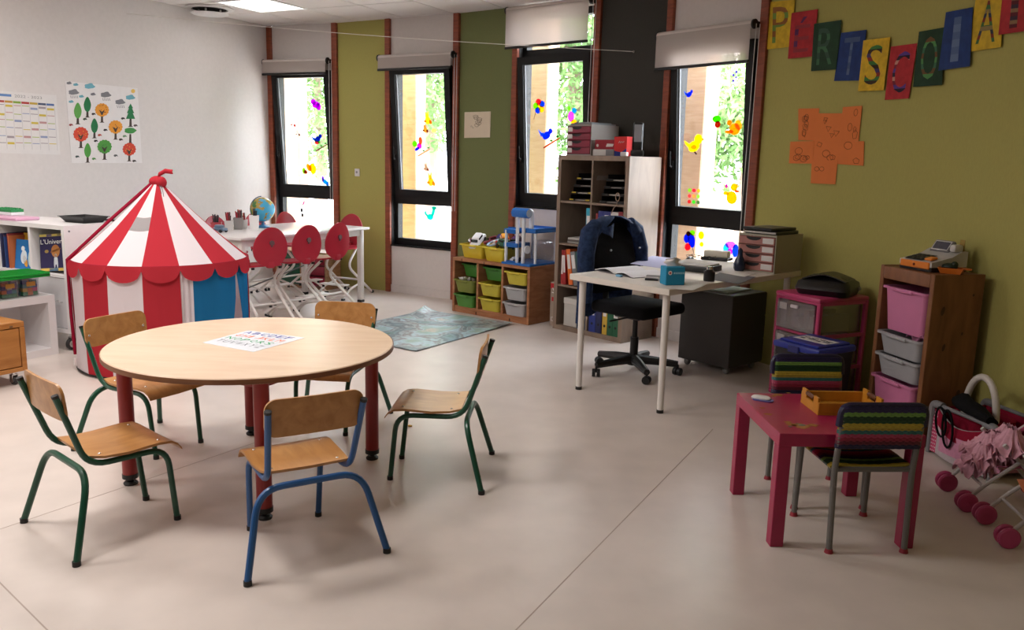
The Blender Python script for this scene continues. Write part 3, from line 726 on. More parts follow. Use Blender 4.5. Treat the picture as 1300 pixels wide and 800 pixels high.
# local: x along the table, y towards the far side
t = thing('high_table', 'long white high table in front of the first window', 'table', t0, TA)
mb = MB(); mb.rbox(0, TLn, 0, TW, .713, .738, .006, 2); mb.build('tabletop', mat('pale grey laminate', '#dcd7d6', .22, var=.015), t)
mb = MB()
for (x0, x1, y0, y1) in ((.06, TLn-.06, .05, .075), (.06, TLn-.06, TW-.075, TW-.05), (.05, .075, .06, TW-.06), (TLn-.075, TLn-.05, .06, TW-.06)): mb.box(x0, x1, y0, y1, .655, .713)
M_wm = mat('white painted metal', '#dcd6d0', .35, var=.02); mb.build('apron', M_wm, t)
for x, y in ((.065, .065), (TLn-.065, .065), (.065, TW-.065), (TLn-.065, TW-.065)):
    mb = MB(); mb.rbox(x-.025, x+.025, y-.025, y+.025, .025, .713, .008, 2); lg = mb.build('leg', M_wm, t)
    mb = MB(); mb.rbox(x-.027, x+.027, y-.027, y+.027, 0, .025, .004, 1); mb.build('foot', M_foot, lg)
mb = MB(); mb.tube([(.065, .065, .30), (TLn-.065, TW-.065, .30)], .007, 8); mb.build('brace_bar', pl('#55555a'), t)
M_shell = mat('red laminated shell', '#a81c30', .35, var=.05)
def red_chair():
    t = thing('shell_chair', '', 'chair', group='red shell chairs around the high table')
    w, h = .150, .165
    mb = MB()       # oval backrest with cut-out hole shown as dark logo opening
    A = []
    for i in range(9):
        q = i/8
        ring = []
        for k in range(28):
            a = 2*PI*k/28; x = w*q*math.cos(a); z = h*q*math.sin(a); egg = 1-.12*(z/h)
            x *= egg; ring.append((x, .165+.10*(z+.0)-.9*x*x, .665+z))
        A.append(ring)
    vs_ = [A[0][0]]+[p for r in A[1:] for p in r]; fs = [(0, 1+k, 1+(k+1) % 28) for k in range(28)]
    for i in range(7):
        for k in range(28): fs.append((1+i*28+k, 1+i*28+(k+1) % 28, 1+(i+1)*28+(k+1) % 28, 1+(i+1)*28+k))
    mb.add(vs_, fs); mb.build('backrest', M_shell, t, thick=.012)
    mb = MB(); mb.tube([(0, .171, .700), (0, .181, .701)], .021, 12); mb.tube([(0, .168, .674), (0, .177, .675)], .008, 8); mb.build('grip_hole', pl('#5b3a3c', .6), t)
    mb = MB(); ring0 = [(x*1.0, y, 0) for x, y in rrect(.29, .29, .09, 6)]
    mb.rings([[(x, y-.03, z+.18*max(0, y-.05)**1.5*2) for x, y, _ in ring0] for z in (.492, .506)]); mb.build('seat', M_shell, t, 40)
    mb = MB(); mb.rbox(-.03, .03, .10, .155, .49, .545, .01, 2); mb.build('back_bracket', M_shell, t)
    for s in (-1, 1):
        p = fillet([(s*.12, .06, .49), (s*.14, -.13, .33), (s*.15, .30, .018)], .10, 7)
        mb = MB(); mb.tube(p, .0125, 8); lg = mb.build('leg', M_wm, t)
        mb = MB(); mb.tube([p[-1]+Vector((0, -.012, .008)), p[-1]+Vector((0, .018, -.002))], .017, 8); mb.tube([(s*.12, .06, .475), (s*.12, .06, .492)], .015, 8); mb.build('foot_cap', M_foot, lg)
        mb = MB(); mb.tube(fillet([(s*.16, .10, .145), (s*.16, -.12, .10), (s*.16, -.24, .016)], .06), .011, 8); f2 = mb.build('front_foot', M_wm, t)
        mb = MB(); mb.rbox(s*.16-.014, s*.16+.014, -.265, -.225, 0, .02, .004, 1); mb.build('foot_cap', M_foot, f2)
    mb = MB(); mb.tube([(-.16, .06, .175), (.16, .06, .175)], .010, 8); mb.build('cross_bar', M_wm, t)
    mb = MB(); mb.rbox(-.15, .15, -.21, -.11, .135, .147, .004, 1); mb.build('footrest', M_wm, t)
    for x, y in ((-.13, -.16), (.13, -.16)):
        mb = MB(); mb.cyl((x, y), .012, .105, .135, 10); mb.build('footrest_clamp', M_foot, t)
    return t
rc = red_chair(); first = True
def put_chair(x, y, rz, label, g=None):
    global first
    c = rc if first else copy_tree(rc); first = False
    P = t0+td*x-tn*y                        # y towards the far side of the table
    c.location = P; c.rotation_euler = (0, 0, TA+rz); c['label'] = label
    return c
# shell local: back at +y, front at -y;  near chairs look across the table (front = far side)
put_chair(.20, -.03, PI-R(18), 'red shell chair on the tent side of the high table, nearest the table leg')
put_chair(.57, -.05, PI-R(10), 'red shell chair in the middle of the row with backs to the play tent')
put_chair(.93, -.05, PI-R(2), 'red shell chair at the play mat end of the row with backs to the room')
put_chair(.66, TW+.06, R(0), 'red shell chair at the pencil pots, back to the white wall')
put_chair(1.14, TW+.06, R(0), 'red shell chair on the far side of the high table, in front of the globe')
put_chair(1.56, TW+.06, R(0), 'red shell chair on the far side of the high table under the first window')
put_chair(TLn+.10, .44, -PI/2+R(8), 'red shell chair at the short end of the high table')

# globe
TZ2 = .738
def tpos(u, v): p = at(u, v, TZ2); return p
p = tpos(334, 288.5); t = thing('globe', 'small desk globe with pale blue oceans on the high table', 'globe', (p.x, p.y, TZ2), R(20))
mb = MB(); mb.lathe([(.001, 0), (.065, 0), (.066, .008), (.05, .014), (.018, .022), (.012, .05), (.001, .052)], 24); mb.build('base', pl('#2f6f9e', .35), t)
GM = mat('globe map', '#3f9bc4', .25, col2='#3f9bc4', scale=9)
nt = GM.node_tree; rp = [n for n in nt.nodes if n.type == 'VALTORGB'][0]; rp.color_ramp.interpolation = 'CONSTANT'
rp.color_ramp.elements[0].color = hx('#4aa6cc'); rp.color_ramp.elements[0].position = 0; rp.color_ramp.elements[1].position = .5; rp.color_ramp.elements[1].color = hx('#a8903f'); e = rp.color_ramp.elements.new(.58); e.color = hx('#4f7d45')
mb = MB(); mb.sphere((0, 0, .165), .112, 32, 20); mb.build('sphere', GM, t)
mb = MB(); mb.tube([(math.sin(a)*.122*.9-.0, 0, .165-math.cos(a)*.122) for a in [R(-8-12*i) for i in range(15)]], .005, 6); mb.build('meridian_arm', pl('#1d3c55', .4), t)
# pencil pots
def pot(u, v, w, h, col, label, n=9, clear=False, pens=('#a1303a', '#2d2a2c', '#7a3240', '#5b3a34', '#b14a3a')):
    p = tpos(u, v); t = thing('pencil_pot', label, 'pot', (p.x, p.y, TZ2), R(15), 'pencil pots on the high table')
    mb = MB(); mb.rings([[(x*w/2*s_, y*w/2*s_, z) for x, y in ((-1, -1), (1, -1), (1, 1), (-1, 1))] for s_, z in ((.85, 0), (1, h), (.95, h), (.8, .004))]); mb.build('cup', pl(col, .4), t)
    rnd = random.Random(int(u)); gr = {}
    for i in range(n):
        a = rnd.uniform(0, 6.3); q = rnd.uniform(.0, w*.25); x, y = q*math.cos(a), q*math.sin(a); hh = h+rnd.uniform(.03, .075)
        gr.setdefault(pens[i % len(pens)], MB()).tube([(x*.6, y*.6, .01), (x*1.5, y*1.5, hh)], .0055, 6)
    for c, q in gr.items(): o = q.build('pencils', pl(c, .5), t); o['kind'] = 'stuff'
pot(291, 292, .075, .085, '#c9c5c2', 'grey pot of coloured pencils beside the grey toy car on the high table', 18)
pot(303, 291, .085, .105, '#8d8a88', 'tall pot full of red and brown pencils on the high table', 22)
pot(311, 290, .05, .08, '#f2f0ee', 'small bright white pencil pot beside the tall pencil pot', 5)
pot(323, 291, .085, .125, '#f0efee', 'white felt pen pot right in front of the globe', 6, pens=('#2b2b2d',))
pot(275, 292, .09, .07, '#b2474e', 'low red rimmed pot of dark felt pens at the tent end of the high table', 14, pens=('#2b2b2d', '#3b3a3c', '#1f2a33'))
p = tpos(281, 294.5); t = thing('toy_car', 'grey toy car parked beside the pencil pots', 'toy car', (p.x, p.y-.03, TZ2), R(70))
mb = MB(); mb.rbox(-.035, .035, -.06, .06, .012, .04, .012, 2); mb.rbox(-.03, .03, -.03, .04, .035, .065, .012, 2); mb.build('body', pl('#5a6e85', .3), t)
for x in (-.035, .035):
    for y in (-.035, .035): mb = MB(); mb.tube([(x-.006, y, .014), (x+.006, y, .014)], .014, 10); mb.build('wheel', M_foot, t)
# low drawer unit below the first window
P = Vector((-2.58, 9.03, 0)); t = thing('drawer_rack', 'low wooden rack of green and red drawers behind the high table', 'rack', P, R(-24))
M_rack = wood('light rack wood', '#b08a68', '#9a7553', .5)
mb = MB(); rw, rh, rd = .66, .40, .26
mb.box(0, rw, 0, rd, rh-.018, rh); mb.box(0, rw, 0, rd, .0, .03)
for x in (0, rw/2-.009, rw-.018): mb.box(x, x+.018, 0, rd, .03, rh-.018)
mb.box(.018, rw-.018, rd-.01, rd, .03, rh-.018); mb.build('carcass', M_rack, t)
for ci, c in enumerate(('#14553a', '#9c1e3a')):
    for k in range(3):
        x0 = .024+ci*(rw/2-.002); z = .042+k*.112
        mb = MB(); mb.rbox(x0, x0+rw/2-.038, -.006, rd-.02, z, z+.098, .012, 2); d = mb.build('drawer', pl(c, .4), t)
        mb = MB(); mb.rbox(x0+.1, x0+rw/2-.138, -.016, -.004, z+.07, z+.082, .004, 1); mb.build('handle', pl(c, .4), d)

# ================================================================ LOW PINE RACK WITH BINS, GARAGE, TOYS
M_pine = wood('knotty pine', '#b07a54', '#96603d', .5, st=(2.5, 2.5, 10), scale=2.2)
M_pined = wood('shaded pine', '#8a5a36', '#6f4426', .5, st=(5, 5, 1.2), scale=3)  # tall rack's pine, base colour darkened to include the shade on it
def bin_(par, x, y, z, w, d, h, col, label, group, rz=0, inset=.012):
    """open tapered tub with a flat rim; x,y centre of the front rim, local to matrix par"""
    t = thing('storage_bin', label, 'bin', (0, 0, 0), 0, group); t.matrix_world = par @ Matrix.Translation((x, y, z)) @ Matrix.Rotation(rz, 4, 'Z')
    def ring(ww, y0, y1, zz, r=.03):
        return [(px, py, zz) for px, py in rrect(ww, y1-y0, r, 4, 0, (y0+y1)/2)]
    tp = .018
    mb = MB(); mb.rings([ring(w-2*tp-.03, tp+.012, d-tp-.012, .0), ring(w-.03, .012, d-.012, h-.012), ring(w, 0, d, h-.012), ring(w, 0, d, h), ring(w-.036, .015, d-.015, h), ring(w-2*tp-.036, tp+.018, d-tp-.018, .004)])
    mb.build('tub', pl(col, .4), t, 50)
    mb = MB(); mb.rbox(-w*.22, w*.22, -.008, .004, h-.02, h-.002, .005, 1); mb.build('lip', pl(col, .4), t)
    return t
TO = Vector((-.567, 7.767, 0)); TAn = R(-40.8); tw, tdp, thh = .94, .42, .51
TM = Matrix.Translation(TO) @ Matrix.Rotation(TAn, 4, 'Z')
t = thing('bin_rack', 'low pine rack with nine pull-out plastic bins', 'storage rack', TO, TAn)
b_ = .028
def plank(nm, *a): mb = MB(); mb.rbox(*a, .003, 1); return mb.build(nm, M_pine, t)
plank('side_panel', 0, b_, 0, tdp, 0, thh-b_); plank('side_panel', tw-b_, tw, 0, tdp, 0, thh-b_)
plank('top_panel', 0, tw, 0, tdp, thh-b_, thh); plank('base_panel', b_, tw-b_, .005, tdp, .035, .06); plank('plinth', b_, tw-b_, .002, .02, 0, .035)
cols_x = [(b_, .3053), (.3303, .6077), (.6327, tw-b_)]
for x in (.3053, .6077): plank('divider', x, x+.025, .003, tdp-.01, .06, thh-b_)
mb = MB(); mb.box(b_, tw-b_, tdp-.008, tdp, .06, thh-b_); mb.build('back_panel', M_pine, t)
for k, (x, z) in enumerate(((.12, .495), (.4, .49), (.31, .02), (.72, .018))):
    mb = MB(); mb.prism(ell(x, z, .006, .014), 0, .003); mb.v = [Vector((p.x, -p.z+.002, p.y)) for p in mb.v]; mb.build('knot', pl('#4a2a18', .6), t)
spec = [[('#3f7d2c', -.07, 'dark green'), ('#7c8232', .035, 'olive green'), ('#4f8a33', .035, 'green')], [('#3f7d2c', -.04, 'dark green'), ('#c9b83c', .02, 'yellow'), ('#c9b83c', .02, 'yellow')], [('#c9b83c', .01, 'yellow'), ('#b5b2b2', .02, 'light grey'), ('#b5b2b2', .03, 'light grey')]]
nm_c = ['window side', 'middle', 'garage side']; nm_r = ['top', 'middle', 'bottom']
for c in range(3):
    x0, x1 = cols_x[c]
    for r in range(3):
        col, out, nm = spec[c][r]; z = .335-.137*r
        bin_(TM, (x0+x1)/2, -out, z, x1-x0-.008, .385, .115, col, '%s bin, %s row of the %s column of the pine rack' % (nm, nm_r[r], nm_c[c]), 'bins in the low pine rack')
for i in range(4):
    P = TM @ Vector((.10+.045*i, .03+.01*(i % 2), .198+.1)); t2 = thing('toy_animal', ['chalk white toy animal heaped on the olive green bin', 'moss green toy animal heaped on the olive green bin', 'light grey toy animal heaped on the olive green bin', 'brown grey toy animal heaped on the olive green bin'][i], 'toy', P, .7*i, 'pale toys in the olive green bin')
    mb = MB(); mb.sphere((0, 0, .018), .022, 10, 6, (1.3, .7, .75)); mb.sphere((.024, 0, .026), .011, 8, 6); mb.tube([(-.02, 0, .02), (-.034, .006, .03)], .004, 6); mb.build('body', pl(['#dcd9d2', '#8b8f6a', '#c9c6c0', '#6f6a5a'][i], .5), t2)
# two yellow tubs on top with toys
bin_(TM, .165, .06, thh+.0005, .31, .25, .125, '#d2bb2f', 'yellow tub of toys on the pine rack next to the window', 'yellow tubs on the pine rack')
bin_(TM, .467, .03, thh+.0005, .28, .25, .125, '#d2bb2f', 'yellow tub of toys on the pine rack next to the blue toy garage', 'yellow tubs on the pine rack')
def toy_car(x, y, z, rz, s, col, label, rx=0, win='#15181c', cab=True):
    t = thing('toy_car', label, 'toy car'); t.matrix_world = TM @ Matrix.Translation((x, y, z)) @ Matrix.Rotation(rz, 4, 'Z') @ Matrix.Rotation(rx, 4, 'X') @ Matrix.Scale(s, 4)
    mb = MB(); mb.rbox(-.045, .045, -.1, .1, .015, .055, .014, 2)
    mb.rings([[(px, py, zz) for px, py in rrect(w_, l_, .012, 3, 0, oy)] for w_, l_, oy, zz in ((.085, .13, .015, .05), (.07, .085, .022, .085))]) if cab else None
    mb.build('body', pl(col, .3), t, 40)
    if cab:
        mb = MB(); mb.box(-.034, .034, -.045, -.03, .056, .078, Matrix.Rotation(0, 4, 'X')); mb.box(-.0405, .0405, -.015, .05, .06, .076); mb.build('windows', pl(win, .2), t)
    for sx in (-1, 1):
        for y_ in (-.06, .06): mb = MB(); mb.tube([(sx*.038, y_, .018), (sx*.049, y_, .018)], .02, 12); mb.build('wheel', M_foot, t)
    return t
zt_ = thh+.085
toy_car(.17, .17, zt_+.04, R(8), 1.0, '#e8e8ea', 'white toy car with dark windscreen in the yellow tub', R(35))
toy_car(.06, .2, zt_+.03, R(60), .6, '#7a2430', 'dark red toy car in the yellow tub by the window', R(10))
toy_car(.30, .22, zt_+.05, R(-40), .8, '#7c1f2e', 'maroon toy car between the two yellow tubs', R(15))
toy_car(.45, .22, zt_+.07, R(50), .85, '#d8922c', 'orange and yellow toy truck on top of the toy heap', R(20), '#a3301f')
toy_car(.54, .12, zt_+.035, R(80), .95, '#1c5a45', 'dark green toy vehicle at the front of the second yellow tub', R(5))
toy_car(.37, .25, zt_+.06, R(20), .8, '#33306a', 'dark purple toy car at the back of the toy heap', R(25))
toy_car(.57, .24, zt_+.06, R(10), .85, '#4a2a5c', 'violet toy car beside the toy garage', R(20))
t = thing('toy_ring', 'pale blue oval plastic ring on the second yellow tub', 'toy'); t.matrix_world = TM @ Matrix.Translation((.40, .14, zt_+.075)) @ Matrix.Rotation(R(25), 4, 'X') @ Matrix.Rotation(R(-12), 4, 'Y')
mb = MB(); mb.tube([(.085*math.cos(2*PI*i/28), .055*math.sin(2*PI*i/28), 0) for i in range(29)], .009, 8); mb.build('ring', pl('#a8bcd8', .3), t)
for i, (x, c) in enumerate(((.46, '#c0392f'), (.43, '#e6e2de'), (.505, '#d9b83a'))):
    t = thing('toy_figure', ['small red toy figure lying in the second yellow tub', 'small white toy figure lying in the second yellow tub', 'small yellow toy figure lying in the second yellow tub'][i], 'toy'); t.matrix_world = TM @ Matrix.Translation((x, .10, zt_+.055)) @ Matrix.Rotation(R(40*i), 4, 'Z')
    mb = MB(); mb.sphere((0, 0, .034), .013, 10, 8); mb.lathe([(.001, 0), (.014, 0), (.011, .02), (.006, .026), (.001, .027)], 10); mb.tube([(-.02, 0, .016), (0, 0, .022), (.02, 0, .016)], .005, 6); mb.build('body', pl(c, .4), t)
# toy garage
M_gb = pl('#1464b4', .3); M_gw = pl('#dfe3e8', .35)
GMx = TM @ Matrix.Translation((.61, .0, thh))
t = thing('toy_garage', 'blue and white multi storey toy parking garage on the pine rack', 'toy garage'); t.matrix_world = GMx
mb = MB(); mb.rbox(0, .33, -.005, .40, .0005, .02, .006, 2); mb.rbox(.02, .14, .02, .07, .02, .03, .003, 1); mb.build('base_deck', M_gb, t)
mb = MB(); mb.rbox(.0, .16, .02, .2, .15, .19, .006, 2); mb.build('middle_deck', M_gb, t)
mb = MB(); mb.rbox(.02, .33, .06, .40, .285, .305, .006, 2); mb.box(.02, .33, .06, .065, .305, .325); mb.box(.02, .33, .395, .40, .305, .325); mb.box(.325, .33, .065, .395, .305, .325); mb.rbox(.0, .13, .02, .12, .27, .31, .005, 1); mb.build('top_deck', M_gb, t)
for x, y, z0, z1, r in ((.025, .03, .02, .30, .014), (.145, .04, .02, .43, .016), (.21, .045, .02, .43, .016), (.31, .09, .02, .285, .012), (.31, .37, .02, .285, .012), (.04, .37, .02, .285, .012)):
    mb = MB(); mb.cyl((x, y), r, z0, z1, 12); mb.build('column', M_gw, t)
mb = MB(); mb.tube([(.10, .04, .455), (.27, .04, .455)], .042, 8); mb.rbox(.10, .26, .0, .08, .42, .48, .01, 2); lt = mb.build('lift_tower', M_gb, t)
mb = MB(); mb.tube([(.255, .04, .455), (.275, .04, .455)], .036, 16); mb.sphere((.095, .04, .46), .022, 10, 8); mb.build('gear', pl('#9aa6b5', .35), lt)
mb = MB(); mb.tube(fillet([(.25, .10, .31), (.25, .10, .47), (.25, .05, .47)], .04), .022, 10); mb.build('arch', M_gw, t)
mb = MB(); mb.tube([(.26, .03, .145), (.275, .03, .145)], .035, 18); mb.build('dial', M_gw, t)
mb = MB(); mb.tube([(.24, .18, .13), (.29, .30, .13)], .09, 20); mb.build('clear_ramp', glassmat('clear plastic', (.93, .93, .95, 1), .12, .25), t)
for i, (x, c) in enumerate(((.045, '#d8d8dc'), (.10, '#3a3d42'))):
    t2 = thing('toy_car', ['tiny silver toy car on the garage floor', 'tiny dark toy car on the garage floor'][i], 'toy car'); t2.matrix_world = GMx @ Matrix.Translation((x+.02, .10, .021)) @ Matrix.Scale(.45, 4)
    mb = MB(); mb.rbox(-.045, .045, -.1, .1, .012, .055, .014, 2); mb.rbox(-.036, .036, -.05, .06, .05, .085, .012, 2); mb.build('body', pl(c, .3), t2)
    for sx in (-1, 1):
        for y_ in (-.06, .06): mb = MB(); mb.tube([(sx*.036, y_, .018), (sx*.047, y_, .018)], .018, 10); mb.build('wheel', M_foot, t2)

# ================================================================ PLAY MAT
q = [at(470, 426, 0), at(528, 447, 0), at(650, 410, 0), at(541, 391, 0)]
q[3] = Vector((-.82, 7.72, 0)); q[0] = Vector((-1.52, 6.62, 0)); q[1] = Vector((-.705, 6.037, 0)); q[2] = Vector((.01, 7.18, 0))
fnm = on_quad(*q)
def matf(u, v):
    p = fnm(u, v); z = .004+.012*max(0, math.sin(v*7+u*2))*(.3+.7*v)*.5
    d = math.hypot(u, 1-v); z += .045*max(0, 1-d/.2)**2; d2 = math.hypot(1-u, 1-v); z += .012*max(0, 1-d2/.2)**2
    d3 = math.hypot(1-u, v); z += .004
    return (p.x, p.y, z)
M_mat = mat('printed play mat', '#8fa6ad', .35, scale=3.6, bump=0)
nt = M_mat.node_tree; rp = [n for n in nt.nodes if n.type == 'VALTORGB'][0]; rp.color_ramp.elements[0].position = .28; rp.color_ramp.elements[1].position = .75
for (ps, c_) in ((.28, '#3f6a3e'), (.36, '#7a9aa6'), (.43, '#5f6a72'), (.47, '#9fb3b8'), (.52, '#7a7478'), (.56, '#a9c4cf'), (.62, '#84a9a0'), (.68, '#c2b9ae')):
    if ps == .28: rp.color_ramp.elements[0].color = hx(c_)
    else: rp.color_ramp.elements.new(ps).color = hx(c_)
rp.color_ramp.elements[len(rp.color_ramp.elements)-1].color = hx('#4f7f4a')
tx = [n for n in nt.nodes if n.type == 'TEX_NOISE'][0]; tx.inputs['Detail'].default_value = 4; tx.inputs['Distortion'].default_value = .5
mb = MB(); mb.grid(matf, 36, 36); o = mb.build('play_mat', M_mat, None, 60, thick=-.003)
tag(o, 'rectangular printed play mat with roads and water, one corner curling up', 'mat')
# crumb on the floor
p = at(520, 542, 0); mb = MB(); mb.sphere((0, 0, .006), .008, 8, 6, (1.3, 1, .7)); mb.sphere((.008, .004, .004), .005, 8, 6); o = mb.build('crumb', paper('#d8a94a')); o.location = (p.x, p.y, 0); tag(o, 'small yellow crumb lying on the floor beside a green chair', 'crumb')
# ================================================================ TALL CUBE SHELF
KO = Vector((.352, 7.067, 0)); KA = R(-47.3); KW, KD, KH = .765, .39, 1.465
KM = Matrix.Translation(KO) @ Matrix.Rotation(KA, 4, 'Z')
M_kal = wood('grey beige wood effect', '#8d7a6a', '#7c6a5b', .5, st=(4, 4, 1), scale=3)
M_kals = wood('grey beige wood effect side', '#8d7a6a', '#7c6a5b', .4, st=(14, 14, .8), scale=3)
t = thing('cube_shelf', 'tall grey beige shelf of eight cubes holding binders', 'shelf', KO, KA)
f = .038
def kp(nm, *a): mb = MB(); mb.box(*a); return mb.build(nm, M_kal, t)
kp('side_panel', 0, f, 0, KD, 0, KH); kp('side_panel', KW-f, KW, 0, KD, 0, KH); kp('top_panel', f, KW-f, 0, KD, KH-f, KH); kp('bottom_panel', f, KW-f, 0, KD, 0, f)
cw = (KW-2*f-.016)/2; chh = (KH-2*f-3*.016)/4
kp('middle_panel', f+cw, f+cw+.016, .003, KD, f, KH-f)
zl = [f+k*(chh+.016) for k in range(4)]
for k in range(1, 4):
    for x in (f, f+cw+.016): kp('shelf_board', x, x+cw, .004, KD, zl[k]-.016, zl[k])
kp('back_board', f, KW-f, KD-.006, KD-.001, f, KH-f)
x1_ = f; x2_ = f+cw+.016
def K(nm, label, cat, x, y, z, rz=0, group=None):
    o = thing(nm, label, cat, (0, 0, 0), 0, group); o.matrix_world = KM @ Matrix.Translation((x, y, z)) @ Matrix.Rotation(rz, 4, 'Z'); return o
M_bt = pl('#0e0e10', .35)
# black letter tray stacks
for si, (xc, yy) in enumerate(((x1_+cw*.50, .06), (x2_+cw*.5, .05))):
    for k in range(4):
        tt = K('letter_tray', ['black letter tray, number %s from the bottom, in the stack with yellow tabs' % ('one', 'two', 'three', 'four')[k], 'black letter tray, number %s from the bottom, in the stack without yellow tabs' % ('one', 'two', 'three', 'four')[k]][si], 'tray', xc+(.012*k if si == 0 else .006*k), yy+.016*k, zl[3]+.002+.058*k, 0, 'black letter trays on the top shelf')
        w, d, h = .125, .27, .052
        mb = MB(); mb.box(-w, w, 0, d, 0, .004); mb.box(-w, -w+.004, .02, d, .004, h); mb.box(w-.004, w, .02, d, .004, h); mb.box(-w+.004, w-.004, d-.004, d, .004, h)
        mb.box(-w, -w*.45, 0, .003, .004, .018); mb.box(w*.45, w, 0, .003, .004, .018); mb.build('tray', M_bt, tt)
        mb = MB(); mb.box(-w*.8, w*.8, .012, d-.02, .0045, .012); mb.build('papers', paper(['#8f8a84', '#b9b3aa'][k % 2]), tt)
        if si == 0 and k != 2:
            mb = MB(); mb.rbox(-w*.95, -w*.6, -.003, 0, .006, .017, .002, 1); mb.build('tab', pl('#c9b23e', .4), tt); mb = MB(); mb.rbox(w*.5, w*.85, -.003, 0, .006, .017, .002, 1); mb.build('tab', pl('#c9b23e', .4), tt)
    if si == 0:
        o = K('paper_sheet', 'sheet of paper leaning beside the letter trays', 'paper', xc+w+.02, .05, zl[3]+.002); mb = MB(); mb.box(0, .0015, 0, .2, 0, .22, Matrix.Rotation(R(12), 4, 'Y')); mb.build('sheet', paper('#8f867c'), o)
    else:
        o = K('cable', 'pale cable hanging over the edge of the top shelf', 'cable', x2_+cw*.82, -.002, zl[3]); mb = MB()
        mb.tube([(.02*math.cos(a), -.004, .06+.03*math.sin(a)) for a in [2*PI*i/16 for i in range(17)]], .004, 6); mb.tube([(.0, -.004, .03), (-.0, -.01, 0), (-.03, -.012, -.03), (-.05, -.012, -.07)], .0035, 6); mb.build('cord', pl('#8f7a68'), o)
def binder(x, z, w, h, col, label, lean=0, lab=None, y=.02, d=.28, hole=True, group='ring binders in the cube shelf'):
    o = thing('binder', label, 'binder', (0, 0, 0), 0, group); o.matrix_world = KM @ Matrix.Translation((x, y, z)) @ Matrix.Rotation(lean, 4, 'Y')
    mb = MB(); mb.box(0, .003, 0, d, 0, h); mb.box(w-.003, w, 0, d, 0, h); mb.box(.003, w-.003, 0, .003, 0, h); mb.build('cover', pl(col, .45), o)
    mb = MB(); mb.box(.006, w-.006, .02, d-.01, .004, h-.02); mb.build('pages', paper('#cfc9c0'), o)
    if lab: mb = MB(); mb.box(w*.16, w*.84, -.0015, 0, h*lab[0], h*lab[1]); mb.build('spine_label', paper('#d9d6d4'), o)
    if hole: mb = MB(); mb.tube([(w/2, -.002, .07), (w/2, .001, .07)], .011 if w > .04 else .007, 12); mb.build('finger_hole', pl('#08080a'), o)
binder(x1_+cw-.055, zl[2], .048, .305, '#2a9bb5', 'turquoise binder standing alone in the second cube from the top', 0, (.45, .8))
binder(x2_+.035, zl[2], .02, .27, '#8d2f2f', 'thin red folder in the cube behind the denim jacket', 0, (.1, .8), hole=False)
binder(x2_+.060, zl[2], .055, .29, '#1e2c6e', 'dark blue binder with no label above the denim jacket')
binder(x2_+.118, zl[2], .07, .29, '#1e2c6e', 'dark blue binder with a white label above the denim jacket', 0, (.3, .9))
binder(x2_+.192, zl[2], .075, .29, '#c9c5c4', 'white binder above the denim jacket', 0, None)
binder(x2_+.27, zl[2], .045, .295, '#7c1f2a', 'dark red binder above the denim jacket')
for k in range(3):
    o = K('paper_stack', 'magazine lying %s in the pile of the second cube' % ('lowest', 'in the middle', 'uppermost')[k], 'magazine', x1_+.16+.01*k, .05, zl[2]+.0005+.016*k, R(4*k-3), 'magazines piled in the cube shelf'); mb = MB(); mb.rbox(-.115, .115, 0, .29, 0, .015, .002, 1); mb.build('pages', paper(['#a8a49e', '#6f6a66', '#c4c0bb'][k]), o)
binder(x1_+.02, zl[1], .026, .29, '#a02a2c', 'thin dark red folder at the side panel, upright', R(0), (.3, .85), hole=False)
binder(x1_+.05, zl[1], .028, .29, '#9c2426', 'dark red folder leaning next to another red one', R(-3), (.35, .85), hole=False)
binder(x1_+.115, zl[1]+.003, .045, .30, '#dc6a2a', 'orange folder leaning in the cube shelf', R(-9), (.45, .85), hole=False)
binder(x1_+.172, zl[1]+.003, .05, .285, '#77787a', 'grey folder leaning behind the orange folder', R(-11), (.5, .9), hole=False)
binder(x1_+.235, zl[1]+.003, .035, .29, '#2f5a55', 'dark teal folder leaning behind the grey folder', R(-12), None, hole=False)
o = K('archive_box', 'light grey archive box with lid in the bottom cube', 'box', x1_+.06, .03, zl[0]+.0005)
mb = MB(); mb.rbox(.0, .15, 0, .29, 0, .20, .003, 1); mb.build('box', paper('#b9b5ae'), o); mb = MB(); mb.rbox(-.004, .154, -.004, .294, .19, .24, .003, 1); mb.build('lid', paper('#c4c0b9'), o)
binder(x1_+.225, zl[0], .05, .30, '#2b4666', 'slate blue binder with white label in the bottom cube', 0, (.5, .75)); binder(x1_+.28, zl[0], .05, .30, '#223a5c', 'dark slate binder in the bottom cube beside the middle panel', 0, None)
binder(x2_+.005, zl[0], .07, .31, '#25357e', 'royal blue binder with white label in the bottom cube', 0, (.45, .85)); binder(x2_+.078, zl[0], .065, .31, '#1c2450', 'navy binder between the royal blue and the yellow binder', 0, None)
binder(x2_+.152, zl[0], .05, .30, '#c4a13a', 'mustard yellow binder in the bottom cube', 0, (.5, .9)); binder(x2_+.206, zl[0], .055, .30, '#1f5a3c', 'dark green binder with no label in the bottom cube', 0, None); binder(x2_+.264, zl[0], .06, .30, '#1f5a3c', 'dark green binder with white label in the bottom cube', 0, (.5, .9))
